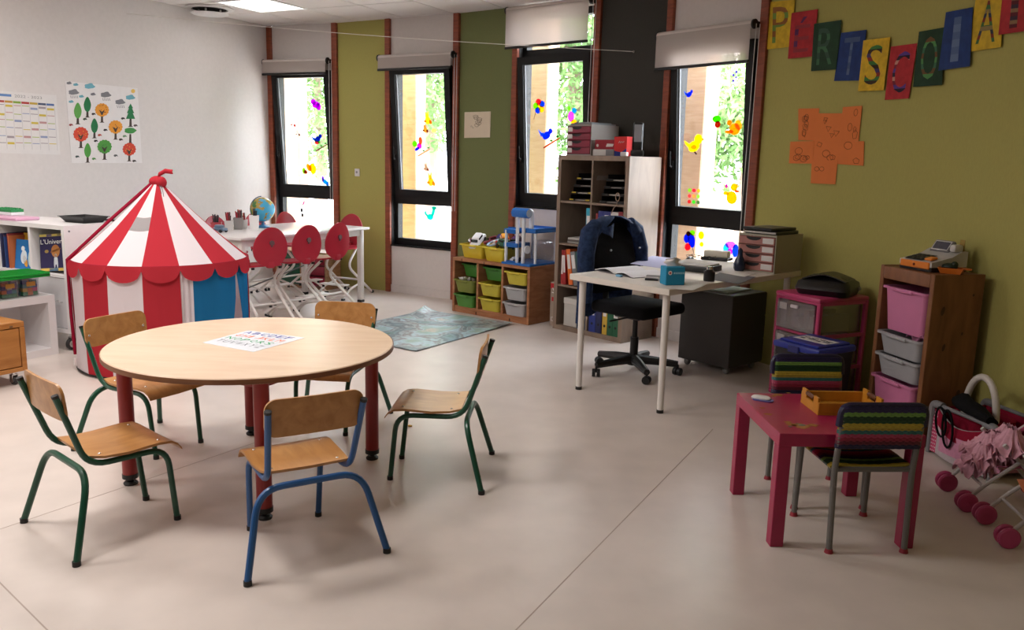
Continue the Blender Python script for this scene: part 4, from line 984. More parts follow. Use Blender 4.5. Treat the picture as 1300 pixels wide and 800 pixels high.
# things on the shelf top
def drawer_unit(M, w, d, h, n, body, front, lab_side, label, lipc=None):
    o = thing('drawer_box', label, 'drawer unit'); o.matrix_world = M
    mb = MB(); mb.box(0, w, .008, d, h-.012, h); mb.box(0, w, .008, d, 0, .01); mb.box(0, .006, .008, d, .01, h-.012); mb.box(w-.006, w, .008, d, .01, h-.012); mb.box(.006, w-.006, d-.006, d, .01, h-.012); mb.build('body', pl(body, .5), o)
    dh = (h-.022)/n
    for k in range(n):
        z = .011+k*dh
        mb = MB(); mb.rbox(.008, w-.008, 0, d-.02, z, z+dh-.004, .003, 1); dr = mb.build('drawer', pl(front, .45), o)
        mb = MB(); cx = w*(.42 if lab_side < 0 else .42); mb.prism([(cx-w*.2, dh-.006)]+[(cx-w*.2*math.cos(PI*i/8), dh-.006-dh*.42*math.sin(PI*i/8)) for i in range(1, 8)]+[(cx+w*.2, dh-.006)], 0, .002); mb.v = [Vector((p.x, -p.z, p.y+z)) for p in mb.v]; mb.build('finger_slot', pl('#0a0a0b', .6), dr)
        x0 = .014 if lab_side < 0 else w*.66; x1 = w*.24 if lab_side < 0 else w-.016
        mb = MB(); mb.box(x0, x1, -.0015, 0, z+dh*.2, z+dh*.82); mb.build('label_card', paper('#d4d0cd'), dr)
    return o
drawer_unit(KM @ Matrix.Translation((.06, .03, KH+.0005)), .265, .34, .245, 4, '#9a948e', '#7e1f35', -1, 'grey desktop drawer box with four wine red drawers on the cube shelf')
o = K('folder', 'grey folders lying on the wine red drawer box', 'folder', .08, .05, KH+.246); mb = MB(); mb.rbox(0, .23, 0, .3, 0, .012, .002, 1); mb.rbox(.02, .2, .02, .28, .012, .02, .002, 1); mb.build('folders', paper('#86888a'), o)
def label_lines(par, x0, x1, z0, z1, y, col, n=3):
    mb = MB()
    for k in range(n): mb.box(x0, x0+(x1-x0)*(1-.2*(k % 2)), y-.0012, y, z0+(z1-z0)*k/n, z0+(z1-z0)*(k+.55)/n)
    mb.build('print', paper(col), par)
o = K('card_box', 'flat white and grey carton under the red packet on the cube shelf', 'box', .335, .05, KH+.0005); mb = MB(); mb.rbox(0, .22, 0, .2, 0, .05, .002, 1); mb.build('carton', paper('#c3bfbc'), o); mb = MB(); mb.box(.14, .22, -.001, .0, .002, .048); mb.build('print', paper('#77777a'), o)
o = K('card_box', 'long dark red packet lying on the white carton', 'box', .345, .06, KH+.051); mb = MB(); mb.rbox(0, .21, 0, .15, .0, .075, .003, 1); mb.build('carton', paper('#8e2330'), o)
mb = MB(); mb.prism(ell(.03, .03, .012, .012), 0, .0012); mb.v = [Vector((p.x, -p.z, p.y)) for p in mb.v]; mb.build('print', paper('#cfc9c4'), o); mb = MB(); mb.prism([(.12, .02), (.19, .022), (.2, .042), (.13, .045)], 0, .0012); mb.v = [Vector((p.x, -p.z, p.y)) for p in mb.v]; mb.build('print', paper('#cfc9c4'), o)
o = K('card_box', 'red and blue packet with white script standing on the cube shelf', 'box', .545, .06, KH+.0005); mb = MB(); mb.rbox(0, .13, 0, .07, 0, .15, .003, 1); mb.build('carton', paper('#c22a2a'), o)
mb = MB(); mb.prism([(.0, .0), (.13, .0), (.13, .06), (.08, .03), (.0, .04)], 0, .0015); mb.v = [Vector((p.x, -p.z, p.y)) for p in mb.v]; mb.build('print', paper('#22307e'), o)
mb = MB(); mb.tube([(.05, -.0015, .10), (.06, -.0015, .115), (.068, -.0015, .10), (.08, -.0015, .112), (.09, -.0015, .105), (.105, -.0015, .112)], .002, 5); mb.build('script', paper('#e9e4e2'), o)
o = K('cordless_phone', 'black and grey cordless phone standing in its cradle on the cube shelf', 'phone', .695, .17, KH+.0005, R(38)); o.matrix_world = o.matrix_world @ Matrix.Scale(1.25, 4)
mb = MB(); mb.rbox(-.04, .04, -.03, .03, 0, .04, .01, 2); mb.build('cradle', pl('#151517', .35), o); mb = MB(); mb.rbox(-.032, .032, -.014, .014, .02, .21, .012, 3); hs = mb.build('handset', pl('#1a1a1c', .3), o); mb = MB(); mb.rbox(-.024, .024, -.016, -.013, .09, .195, .004, 1); mb.build('face', pl('#8d8f92', .3), hs)
o = K('small_box', 'tiny white box beside the cordless phone', 'box', .665, .035, KH+.0005); mb = MB(); mb.rbox(-.03, .03, 0, .03, 0, .032, .005, 2); mb.build('box', pl('#d8d6d4', .4), o)
# cardboard file beside the shelf
p = Vector((KO.x, KO.y, 0))+Vector((math.cos(KA), math.sin(KA), 0))*(-.10)+Vector((-math.sin(KA), math.cos(KA), 0))*.06
o = thing('magazine_file', 'tall narrow cardboard file with red top standing beside the cube shelf', 'box', p, KA)
mb = MB(); mb.rbox(0, .09, 0, .24, 0, .385, .003, 1); mb.build('carton', paper('#9a8a7c'), o)
mb = MB(); mb.box(.003, .087, -.0015, 0, .33, .375); mb.box(.02, .07, -.0015, 0, .22, .255); mb.build('red_print', paper('#b3262c'), o)
mb = MB()
for (x, z, w) in ((.02, .045, .035), (.055, .085, .022)):
    for (a, b, c, d) in ((0, w, 0, .004), (0, w, w-.004, w), (0, .004, 0, w), (w-.004, w, 0, w)): mb.box(x+a, x+b, -.002, 0, z+c, z+d)
mb.box(.02, .06, -.002, -.0015, .29, .30, Matrix.Identity(4)); mb.tube([(.03, -.002, .335), (.085, -.002, .27)], .006, 6); mb.build('white_print', paper('#d9d4ce'), o)

# ================================================================ DESK
DO = Vector((.3587-.01, 5.140-.012, 0)); DA = R(-46.87); DW, DL, DZ = .758, 1.46, .735
DM = Matrix.Translation(DO) @ Matrix.Rotation(DA, 4, 'Z')
t = thing('desk', 'long white office desk on round white legs', 'desk', DO, DA)
mb = MB(); mb.rbox(0, DW, 0, DL, DZ-.036, DZ, .003, 1); mb.build('desktop', mat('white desk foil', '#d8d0c6', .4, var=.02), t)
for x, y in ((.06, .06), (DW-.06, .06), (.06, DL-.07), (DW-.06, DL-.07)):
    mb = MB(); mb.cyl((x, y), .019, .02, DZ-.042, 16, .0215); mb.cyl((x, y), .04, DZ-.042, DZ-.036, 16); lg = mb.build('leg', M_wm, t); mb = MB(); mb.cyl((x, y), .0205, 0, .02, 16); mb.build('foot', M_foot, lg)
def D(nm, label, cat, u, v, rz=0, z=DZ, off=(0, 0)):
    p = at(u, v, z); o = thing(nm, label, cat, (p.x+off[0], p.y+off[1], z+.0006), DA+rz); return o
# open notebook
o = D('open_book', 'open exercise book lying at the corner of the desk', 'book', 800, 347, R(-12))
def page(s):
    def f(u, v): return (s*(.004+.19*u), -.13+.26*v, .004+.022*math.sin(PI*min(1, u*1.05))*(1-u*.35)+.004*v)
    return f
for s in (-1, 1):
    mb = MB(); mb.grid(page(s), 10, 4); mb.build('pages', paper('#e4e2e6'), o, 60, thick=.004 if s > 0 else -.004)
mb = MB(); mb.rbox(-.197, .197, -.135, .135, 0, .003, .001, 1); mb.build('cover', pl('#6f6a6c', .6), o)
o = D('eraser', 'small pale blue eraser beside the open exercise book', 'eraser', 786, 351.5); mb = MB(); mb.rbox(-.02, .02, -.012, .012, 0, .012, .004, 2); mb.build('rubber', pl('#7db4d6', .5), o)
o = D('phone_case', 'black smartphone case with white strap on the desk', 'phone', 828, 354, R(35)); mb = MB(); mb.rbox(-.04, .04, -.09, .09, 0, .012, .005, 2); mb.build('case', pl('#141416', .3), o); mb = MB(); mb.rbox(-.042, .042, -.055, -.035, 0, .015, .002, 1); mb.build('strap', pl('#dedcda', .5), o)
# tissue box
o = D('tissue_box', 'blue tissue box with a round badge on the desk', 'tissue box', 853, 361, R(58)); w = .058; hh = .105
mb = MB(); mb.rbox(-w, w, -w*.8, w*.8, 0, hh, .004, 1); mb.build('box', paper('#1d86ad'), o)
mb = MB(); mb.tube([(-.033, -w*.8-.0015, hh*.68), (-.033, -w*.8+.001, hh*.68)], .012, 18); mb.build('badge', paper('#e9e6e4'), o); mb = MB(); mb.tube([(-.033, -w*.8-.0022, hh*.68), (-.033, -w*.8, hh*.68)], .006, 12); mb.build('badge_dot', paper('#b7373c'), o)
mb = MB()
for k in range(6): mb.box(-.012+.011*k, -.004+.011*k, -w*.8-.0015, -w*.8, hh*.62, hh*.72)
mb.build('print', paper('#9ccfe2'), o)
mb = MB(); mb.grid(lambda u, v: ((u-.5)*.09+.01*math.sin(v*9), .03*math.sin(u*7+v*2)*v-.0, hh+.055*v*(1-.6*abs(u-.5))), 8, 6); mb.build('tissue', paper('#e6e2df'), o, 70)
# flat sheets
def sheet(pts, label, col, dz=.0006, nm='paper_sheet', z=DZ):
    P = [at(u, v, z) for u, v in pts]; c = sum(P, Vector())/len(P); o = thing(nm, label, 'paper', (c.x, c.y, z+dz))
    mb = MB(); mb.prism([(p.x-c.x, p.y-c.y) for p in P], 0, .0012); mb.build('sheet', paper(col), o); return o
sheet([(895, 354), (938, 361), (960, 352), (915, 346)], 'grey printed sheet in front of the blue flask on the desk', '#5d5a5e')
sheet([(850, 366.5), (880, 369), (905, 358), (868, 354)], 'blank white sheet under the tissue box', '#c9c4be', .0002)
sheet([(905, 345), (945, 352), (962, 347), (925, 340)], 'white letter lying beside the drawer unit on the desk', '#d3cdc8', .0020)
sheet([(800, 335), (840, 341), (862, 329), (828, 325)], 'pale violet folder behind the open exercise book', '#a9a6c0')
# laptop-like black box with papers
o = D('laptop', 'closed black laptop with white papers on top', 'laptop', 882, 343, R(8)); mb = MB(); mb.rbox(-.14, .14, -.11, .11, 0, .038, .006, 2); mb.build('case', pl('#18181a', .4), o); mb = MB(); mb.rbox(-.13, .125, -.10, .10, .038, .048, .002, 1); mb.build('papers', paper('#cfcac8'), o)
mb = MB(); mb.grid(lambda u, v: (-.12+.2*u, -.04+.12*v, .05+.02*math.sin(PI*u)*math.sin(PI*v)), 8, 6); mb.build('crumpled_sheet', paper('#d9d4cf'), o, 70)
o = D('ink_pot', 'black glue pot with silver cap on the desk', 'pot', 900, 357, 0); mb = MB(); mb.lathe([(.001, 0), (.032, 0), (.034, .01), (.034, .055), (.022, .066), (.02, .07), (.001, .07)], 20); mb.build('pot', pl('#111113', .3), o); mb = MB(); mb.cyl((0, 0), .019, .07, .088, 16); mb.build('cap', Mch, o)
o = D('flask', 'dark blue pear shaped flask in front of the dusty pink drawers', 'flask', 942, 343, 0); o.location = DM @ Vector((DW-.225, 1.055, DZ+.0006)); mb = MB(); mb.lathe([(.001, 0), (.028, 0), (.038, .02), (.038, .05), (.028, .08), (.018, .10), (.016, .14), (.006, .15), (.001, .155)], 20); mb.build('body', pl('#16213a', .25), o)
o = D('power_supply', 'cream power block on the window side of the desk', 'box', 910, 330, R(15)); mb = MB(); mb.rbox(-.09, .09, -.04, .04, .02, .07, .01, 2); mb.build('block', pl('#cfc8b4', .4), o); mb = MB(); mb.rbox(-.10, .10, -.07, .06, 0, .02, .004, 1); mb.build('tray', pl('#1a1a1c', .4), o)
o = D('computer_mouse', 'black computer mouse at the back of the desk', 'mouse', 876, 330, R(20)); mb = MB(); mb.sphere((0, 0, .0), .03, 14, 8, (1, 1.7, .9)); mb.v = [Vector((p.x, p.y, max(0, p.z))) for p in mb.v]; mb.build('body', pl('#121214', .3), o)
o = D('cable', 'tangle of thin black cables at the back of the desk', 'cable', 890, 330, 0); mb = MB(); rnd = random.Random(5); pts = []
for i in range(40): a = i*.75; pts.append((-.12+.006*i+.035*math.cos(a), .03*math.sin(a), .012+.01*(1+math.sin(i*1.3))))
mb.tube(pts, .0022, 5); mb.build('cord', pl('#18181a', .5), o)
# drawer unit on the desk
p = at(986, 347.5, DZ); e1 = at(943, 342, DZ)
ddx = Vector((math.cos(DA), math.sin(DA), 0)); ddy = Vector((-math.sin(DA), math.cos(DA), 0))
dpos = DM @ Vector((DW-.285, 1.113, DZ+.0006))
drawer_unit(Matrix.Translation(dpos) @ Matrix.Rotation(DA, 4, 'Z'), .275, .345, .245, 4, '#a39c8a', '#a06a62', 1, 'cream desktop drawer box with four dusty pink drawers on the desk')
for k in range(2):
    o = thing('folder', ['flat black binder lying open on the dusty pink drawer box', 'flat black pouch on the uppermost binder above the dusty pink drawer box'][k], 'folder', Matrix.Translation(dpos) @ Vector((0, 0, .246+.024*k)), DA+R(-4*k)); mb = MB(); mb.rbox(.02-.01*k, .26-.03*k, .03, .31, 0, .022 if k == 0 else .018, .004, 1); mb.build('cover', pl('#141416', .4), o)
    if k == 0: mb = MB(); mb.box(.026, .254, .028, .3, .005, .017); mb.build('pages', paper('#b9b4ac'), o)
# grey pedestal
PO = Vector((1.199, 5.866, 0)); PA = math.atan2(5.541-5.866, 1.481-1.199); t = thing('pedestal', 'charcoal rolling pedestal under the desk', 'pedestal', PO, PA)
M_ped = pl('#3c3835', .45)
mb = MB(); mb.rbox(0, .43, 0, .40, .05, .553, .004, 1); mb.build('body', M_ped, t)
for k in range(3):
    mb = MB(); mb.rbox(.004, .426, .40, .414, .055+.165*k, .055+.165*k+.16, .003, 1); mb.build('drawer', M_ped, t)
for x, y in ((.05, .05), (.38, .05), (.05, .35), (.38, .35)): castor(t, x, y, .05, .02, rim=False, wheelcol='#8b8a88')
o = thing('folder', 'greenish folders lying on the pedestal under the desk', 'folder', PO+Vector((0, 0, .5535)), PA); mb = MB(); mb.rbox(.08, .35, .06, .34, 0, .014, .003, 1); mb.build('folders', paper('#a9b0a4'), o)

# ================================================================ OFFICE CHAIR + DENIM JACKET
OC = Vector((.84, 5.585, 0)); OA = R(43.1)
t = thing('office_chair', 'black five-castor office chair at the desk', 'chair', OC, OA)
M_ob = pl('#0c0c0e', .45); M_of = cloth('#0e0e11', .3)
mb = MB(); mb.cyl((0, 0), .045, .06, .12, 16); mb.build('hub', M_ob, t)
mb = MB(); mb.cyl((0, 0), .028, .11, .25, 14); mb.cyl((0, 0), .018, .25, .40, 14); mb.build('gas_column', M_ob, t)
for k in range(5):
    a = R(72*k+20); mb = MB(); mb.tube([(0, 0, .10), (.15*math.cos(a), .15*math.sin(a), .092), (.30*math.cos(a), .30*math.sin(a), .078)], [.036, .03, .022], 8); ar = mb.build('base_arm', M_ob, t)
    c = (.30*math.cos(a), .30*math.sin(a)); Mw = Matrix.Translation((c[0], c[1], .028)) @ Matrix.Rotation(a+1.0, 4, 'Z') @ Matrix.Rotation(PI/2, 4, 'X')
    mb = MB()
    for s in (-.016, .016): mb.lathe([(.001, s-.011), (.026, s-.011), (.028, s), (.026, s+.011), (.001, s+.011)], 16, Mw)
    mb.cyl(c, .008, .03, .075, 8); mb.build('castor', M_ob, ar)
mb = MB(); mb.rbox(-.23, .23, -.25, .22, .42, .50, .035, 3); mb.build('seat', M_of, t); mb = MB(); mb.rbox(-.09, .09, -.1, .12, .385, .425, .008, 1); mb.build('mechanism', M_ob, t)
mb = MB(); mb.tube([(-.06, -.02, .40), (-.27, -.0, .39)], .006, 8); mb.build('lever', M_ob, t)
mb = MB(); A = []
for z, w, y, th_ in ((.54, .19, .235, .03), (.60, .215, .225, .035), (.75, .225, .225, .035), (.90, .205, .245, .03), (.985, .16, .26, .025), (1.005, .10, .265, .015)):
    A.append([(px, y+py, z) for px, py in rrect(2*w, 2*th_, min(w, th_)*.9, 4)])
mb.rings(A); mb.build('backrest', M_of, t, 60)
mb = MB(); mb.tube(fillet([(0, .10, .40), (0, .27, .42), (0, .29, .75)], .08), .022, 10); mb.build('back_spine', M_ob, t)
M_den = mat('dark blue denim', '#182540', .85, col2='#28395a', scale=40, bump=.3, spec=.2)
t = thing('denim_jacket', 'dark denim jacket hung over the back of the office chair', 'jacket', OC, OA)
# body wraps the back: angle runs from left lapel round the back to right lapel
lev = [(.36, 1.08, .16), (.50, 1.06, .18), (.64, 1.02, .30), (.78, 1.0, .42), (.90, .96, .55), (.97, .86, .70), (1.02, .62, .85), (1.045, .36, .95), (1.05, .10, 1.0)]
mb = MB(); rows = []
for li, (z, s, cl) in enumerate(lev):
    row = []
    for k in range(29):
        q = -1+2*k/28; amax = R(62)+R(100)*cl*1.0; a = q*min(amax, R(172))
        rx = .262*s; ry = .105*s+.012; fold = 1+.035*math.sin(k*1.9+z*9)*(1 if z < .95 else .3)
        x = rx*math.sin(a)*fold; y = .245+ry*math.cos(a)*fold
        dz = -.10*max(0, 1-z/.7)*max(0, -q)+.012*math.sin(k*.9)*(1 if z < .5 else 0)
        row.append((x, y, z+dz))
    rows.append(row)
mb.rings(rows, cap=False, closed=False); jb = mb.build('jacket_body', M_den, t, 70, thick=-.008)
for s in (-1, 1):
    mb = MB(); mb.tube([(s*.17, .24, 1.0), (s*.24, .235, .95), (s*.285, .22, .82), (s*.29, .21, .66), (s*.28, .22, .50 if s < 0 else .56)], [.05, .062, .06, .055, .05], 12); sl = mb.build('sleeve', M_den, t, 70)
    mb = MB(); zc = .50 if s < 0 else .56; mb.tube([(s*.28, .22, zc-.012), (s*.281, .219, zc+.03)], .054, 12); mb.build('cuff', M_den, sl)
    mb = MB(); mb.grid(lambda u, v: (s*(.085+.10*u+.02*v), .165-.02*math.sin(PI*u)-.012*v, 1.015-.03*u-.10*v*(1-.7*u)), 6, 6); mb.build('collar_flap', M_den, t, 70, thick=.006)
    mb = MB(); mb.sphere((s*.15, .118, .84), .008, 8, 6); mb.sphere((s*.175, .115, .72), .008, 8, 6); mb.build('button', mat('brass', '#8d8f94', .3, 1.), t)
# ================================================================ PINK PLASTIC DRAWERS, PRINTER, BLUE BOX
zP = .66
c0, c1_ = at(985, 368, zP), at(1041, 380, zP)
PA2 = math.atan2(c1_.y-c0.y, c1_.x-c0.x); PW, PD = .37, .40
t = thing('drawer_tower', 'pink framed plastic drawer tower with clear drawers', 'drawer unit', (c0.x, c0.y, 0), PA2)
M_pk = pl('#b53a68', .35); M_clr = glassmat('frosted clear plastic', (.80, .76, .78, 1), .22, .35)
mb = MB(); mb.rbox(0, PW, 0, PD, zP-.03, zP, .01, 2); mb.build('top', M_pk, t); mb = MB(); mb.rbox(0, PW, 0, PD, .0, .035, .008, 1); mb.build('base', M_pk, t)
for x, y in ((.0, .0), (PW-.028, .0), (0, PD-.03), (PW-.028, PD-.03)):
    mb = MB(); mb.rbox(x, x+.028, y+.004, y+.034 if y == 0 else y+.03, .03, zP-.025, .005, 1); mb.build('corner_post', M_pk, t)
for k in range(3):
    z = .035+k*.2
    mb = MB(); mb.box(PW-.02, PW, .03, PD-.03, z+.18, z+.2); mb.box(0, .02, .03, PD-.03, z+.18, z+.2); mb.box(.028, PW-.028, .01, .03, z+.182, z+.197); mb.build('rail', M_pk, t)
    mb = MB(); mb.box(.03, PW-.03, -.004, .0, z+.005, z+.178); mb.box(.03, PW-.03, PD-.034, PD-.03, z+.005, z+.178); mb.box(.03, .034, 0, PD-.034, z+.005, z+.178); mb.box(PW-.034, PW-.03, 0, PD-.034, z+.005, z+.178); mb.box(.034, PW-.034, 0, PD-.034, z+.005, z+.009); dr = mb.build('drawer', M_clr, t)
    mb = MB(); mb.rbox(.15, .21, -.018, -.003, z+.14, z+.16, .004, 1); mb.build('handle', pl('#cfc4c8', .4), dr)
    mb = MB(); mb.box(.05, .11, -.0055, -.004, z+.12, z+.16); mb.build('sticker', paper('#b9b4b4'), dr)
    mb = MB(); rnd = random.Random(k); 
    for i in range(5): x = .06+.055*i; mb.box(x, x+.045, .05+.04*rnd.random(), .3, z+.011, z+.07+.07*rnd.random())
    mb.build('contents', paper('#8d8580'), dr)
o = thing('printer', 'small black rounded printer on the pink drawer tower', 'printer', (Vector((c0.x, c0.y, zP+.0006))+Vector((-math.sin(PA2), math.cos(PA2), 0))*.21+Vector((math.cos(PA2), math.sin(PA2), 0))*.215), PA2+R(28))
mb = MB(); A = []
for z, w, d, oy in ((0, .15, .13, 0), (.035, .165, .15, 0), (.075, .155, .14, .01), (.105, .11, .09, .02), (.115, .06, .05, .02)): A.append([(px, py+oy, z) for px, py in rrect(2*w, 2*d, .05 if w > .1 else .03, 5)])
mb.rings(A); mb.build('body', pl('#0d0c0e', .35), o, 50)
mb = MB(); mb.grid(lambda u, v: (-.13+.26*u, -.10+.2*v, .108+.02*math.sin(PI*u)-.03*abs(u-.5)), 8, 2); mb.build('lid', pl('#191719', .3), o, 60, thick=.006)
mb = MB(); mb.rbox(.13, .175, .05, .09, .03, .05, .004, 1); mb.build('plug', pl('#8d8a88', .4), o)
zB = .46; c0, c1_, c2_ = at(983, 428, zB), at(1040, 442, zB), at(1081, 434, zB); BA2 = math.atan2(c1_.y-c0.y, c1_.x-c0.x)
bw, bd = .31, .31
t = thing('storage_box', 'dark storage box with blue lid and a white label in front of the pink drawers', 'storage box', (c0.x, c0.y, 0), BA2)
mb = MB(); mb.rings([[(bw/2+x*bw/2*s, bd/2+y*bd/2*s, z) for x, y in ((-1, -1), (1, -1), (1, 1), (-1, 1))] for s, z in ((.86, 0), (.95, zB-.05), (.93, zB-.05), (.84, .004))]); mb.build('tub', pl('#15161c', .4), t)
mb = MB(); mb.rbox(-.005, bw+.005, -.005, bd+.005, zB-.05, zB-.012, .012, 2); mb.rbox(.02, bw-.02, .02, bd-.02, zB-.014, zB, .006, 1); mb.build('lid', pl('#1a2a8a', .35), t)
mb = MB(); mb.rbox(bw*.35, bw*.6, -.014, -.004, zB-.06, zB-.02, .005, 1); mb.build('latch', pl('#131f66', .35), t)
mb = MB(); mb.box(.05, bw-.04, .10, .22, zB, zB+.0012); lb_ = mb.build('label', paper('#c9c5c4'), t)
mb = MB()
for k, (x, w) in enumerate(((.07, .03), (.115, .045), (.175, .03), (.215, .04))): mb.box(x, x+w, .13+.012*(k % 2), .15+.012*(k % 2), zB+.0012, zB+.002); mb.tube([(x, .18, zB+.002), (x+w*.6, .17, zB+.002), (x+w, .185, zB+.002)], .0022, 5)
mb.build('writing', paper('#3a3a44'), lb_)
mb = MB(); mb.tube(fillet([(bw+.006, .1, zB-.06), (bw+.02, .12, zB-.16), (bw+.004, .2, zB-.24)], .06), .003, 6); mb.build('handle_wire', pl('#8d8d90', .3), t)

# ================================================================ TALL PINE RACK
RO = Vector((2.015, 4.565, 0)); RA = R(-77); RW, RD, RH = .42, .30, .905
RM = Matrix.Translation(RO) @ Matrix.Rotation(RA, 4, 'Z')
t = thing('bin_rack', 'tall dark pine rack with pink and grey bins against the lime wall', 'storage rack', RO, RA)
def pk(nm, *a): mb = MB(); mb.rbox(*a, .003, 1); return mb.build(nm, M_pined, t)
pk('side_panel', 0, .03, 0, RD, 0, RH-.0); pk('side_panel', RW-.03, RW, 0, RD, 0, RH); pk('top_panel', .03, RW-.03, .0, RD, RH-.07, RH-.003); pk('base_panel', .03, RW-.03, .003, RD, .04, .065); pk('plinth', .03, RW-.03, .01, .03, 0, .04)
mb = MB(); mb.box(.03, RW-.03, RD-.008, RD, .065, RH-.07); mb.build('back_panel', M_pined, t)
for z, y, a, b in ((.72, .07, .010, .024), (.60, .20, .005, .009), (.53, .10, .008, .02), (.28, .22, .011, .024), (.8, .24, .005, .007)):
    mb = MB(); mb.prism(ell(y, z, a, b, 16, -.2), 0, .0015); mb.v = [Vector((RW+p.z, p.x, p.y)) for p in mb.v]; mb.build('knot', pl('#4a2c1a', .6), t)
for (z, h, col, out, lb) in ((.565, .235, '#c9769e', .012, 'tall pink bin at the top of the dark pine rack'), (.435, .115, '#a3a3a6', .02, 'upper grey bin in the dark pine rack'), (.315, .115, '#a3a3a6', .02, 'lower grey bin in the dark pine rack'), (.072, .235, '#c9769e', .03, 'tall pink bin at the bottom of the dark pine rack')):
    bin_(RM, RW/2, -out, z, RW-.068, .285, h, col, lb, 'bins in the dark pine rack')
t2 = thing('toy_cloth', 'crumpled pink and white cloth sticking out of the upper grey bin', 'cloth'); t2.matrix_world = RM @ Matrix.Translation((RW*.72, .02, .535))
mb = MB(); mb.grid(lambda u, v: ((u-.5)*.13, v*.1, .03*math.sin(u*9)*math.cos(v*5)+.015), 10, 6); mb.build('cloth', cloth('#b87a9a'), t2, 70, thick=.004)
# toy cash register
t = thing('toy_cash_register', 'white and orange toy cash register with grey screen on the dark pine rack', 'toy'); t.matrix_world = RM @ Matrix.Translation((.20, .165, RH-.003)) @ Matrix.Rotation(R(5), 4, 'Z')
M_rw = pl('#c4c0bd', .35); M_ro = pl('#d8791f', .35); M_rk = pl('#131315', .4)
mb = MB(); mb.rbox(-.11, .11, -.12, .11, 0, .025, .004, 1); mb.build('drawer_base', M_rk, t)
mb = MB(); mb.rings([[(x, -.12+y, z) for y, z in ((.0, .025), (.0, .05), (.12, .075), (.125, .075), (.19, .105), (.23, .105), (.23, .025))] for x in (-.11, .11)]); mb.build('housing', M_rw, t)
mb = MB(); mb.rbox(-.10, .10, -.128, -.118, .014, .05, .005, 1); dd = mb.build('drawer_front', M_ro, t); mb = MB(); mb.sphere((0, -.128, .032), .007, 10, 6); mb.build('keyhole', pl('#6b1a14'), dd)
Kt = Matrix.Translation((0, -.06, .0655)) @ Matrix.Rotation(R(12), 4, 'X')
mb = MB(); mb.box(-.09, .03, -.05, .05, 0, .002, Kt); kp_ = mb.build('keypad', M_rk, t)
for i in range(4):
    for j in range(3): mb = MB(); mb.rbox(-.082+.028*i, -.062+.028*i, -.042+.03*j, -.02+.03*j, .002, .006, .002, 1, Kt); mb.build('key', pl('#2b2b2e', .4), kp_)
mb = MB(); mb.rbox(.04, .09, -.045, .0, .0, .012, .004, 1, Kt); mb.build('orange_key', M_ro, t)
Ks = Matrix.Translation((-.02, .055, .095)) @ Matrix.Rotation(R(55), 4, 'X')
mb = MB(); mb.rbox(-.065, .065, -.01, .065, -.012, .012, .006, 1, Ks); sc_ = mb.build('screen_housing', pl('#6f6c6c', .4), t); mb = MB(); mb.box(-.05, .05, .005, .052, .012, .0135, Ks); mb.build('screen', pl('#4b4a55', .2), sc_); mb = MB()
for a in ((-.053, .053, .001, .005), (-.053, .053, .052, .056), (-.053, -.05, .005, .052), (.05, .053, .005, .052)): mb.box(*a, .012, .0145, Ks)
mb.build('screen_frame', pl('#d9d6d4', .3), sc_)
mb = MB(); mb.rbox(.06, .10, .03, .09, .10, .14, .012, 2); mb.build('printer_hump', M_rw, t); mb = MB(); mb.box(.065, .095, .095, .098, .10, .165); mb.build('card', pl('#8f7424', .5), t)
mb = MB(); mb.tube(fillet([(.10, .0, .03), (.14, -.05, .015), (.13, -.09, .008), (.17, -.08, .01), (.21, .0, .03)], .03), .003, 6); mb.build('cord', pl('#c9c5c2'), t)
t = thing('toy_scoop', 'small orange toy dish with a dark green lump on the dark pine rack', 'toy'); t.matrix_world = RM @ Matrix.Translation((.365, .14, RH-.0005)) @ Matrix.Rotation(R(40), 4, 'Z')
mb = MB(); A = [[(x*w, y*d, z) for x, y in ((-1, -1), (1, -1), (1, 1), (-1, 1))] for w, d, z in ((.045, .035, .0), (.06, .045, .03), (.055, .04, .03), (.04, .03, .004))]; mb.rings(A); mb.prism([(.05, -.02), (.09, -.01), (.09, .01), (.05, .02)], .024, .032); mb.build('dish', pl('#c4661a', .4), t)
mb = MB(); mb.sphere((-.01, 0, .034), .035, 12, 8, (1.1, .9, .55)); mb.sphere((.01, .0, .045), .018, 10, 6); mb.build('lump', pl('#122417', .5), t)

# ================================================================ PINK SIDE TABLE + STRIPED CHAIRS
LO = Vector((1.0002, 2.9628, 0)); LA = R(1.6); LW = .55; LH = .45
t = thing('side_table', 'square raspberry pink play table with thick legs', 'table', LO, LA)
M_lk = mat('raspberry lacquer', '#9c1a47', .35, var=.06, scale=14)
mb = MB(); mb.rbox(0, LW, 0, LW, LH-.05, LH, .002, 1); mb.build('tabletop', M_lk, t)
for x, y in ((0, 0), (LW-.05, 0), (0, LW-.05), (LW-.05, LW-.05)): mb = MB(); mb.rbox(x, x+.05, y, y+.05, 0, LH-.05, .002, 1); mb.build('leg', M_lk, t)
LM = Matrix.Translation(LO) @ Matrix.Rotation(LA, 4, 'Z')
# worn yellow sticker patches on the top
rnd = random.Random(2)
def lk(u, v): p = at(u, v, LH); return LM.inverted() @ p
for (u, v, r) in ((1018, 541, .035), (1005, 539, .022), (1032, 540, .02), (1000, 536, .014), (975, 526, .016), (968, 518, .01), (988, 501.5, .02), (982, 503, .012), (1001, 499, .008)):
    p = lk(u, v); pts = [(p.x+r*(1+.35*math.sin(5*a+u))*math.cos(a), p.y+r*.8*(1+.3*math.cos(4*a+v))*math.sin(a)) for a in [2*PI*i/18 for i in range(18)]]; mb = MB(); mb.prism(pts, LH, LH+.0006); mb.build('sticker_residue', paper('#9c6a2c'), t)
for (u, v, r) in ((1018, 540, .014), (1003, 542, .008), (1012, 538, .006)):
    p = lk(u, v); mb = MB(); mb.prism(ell(p.x, p.y, r, r*.7), LH, LH+.0012); mb.build('sticker_residue', paper('#5f6a5c'), t)
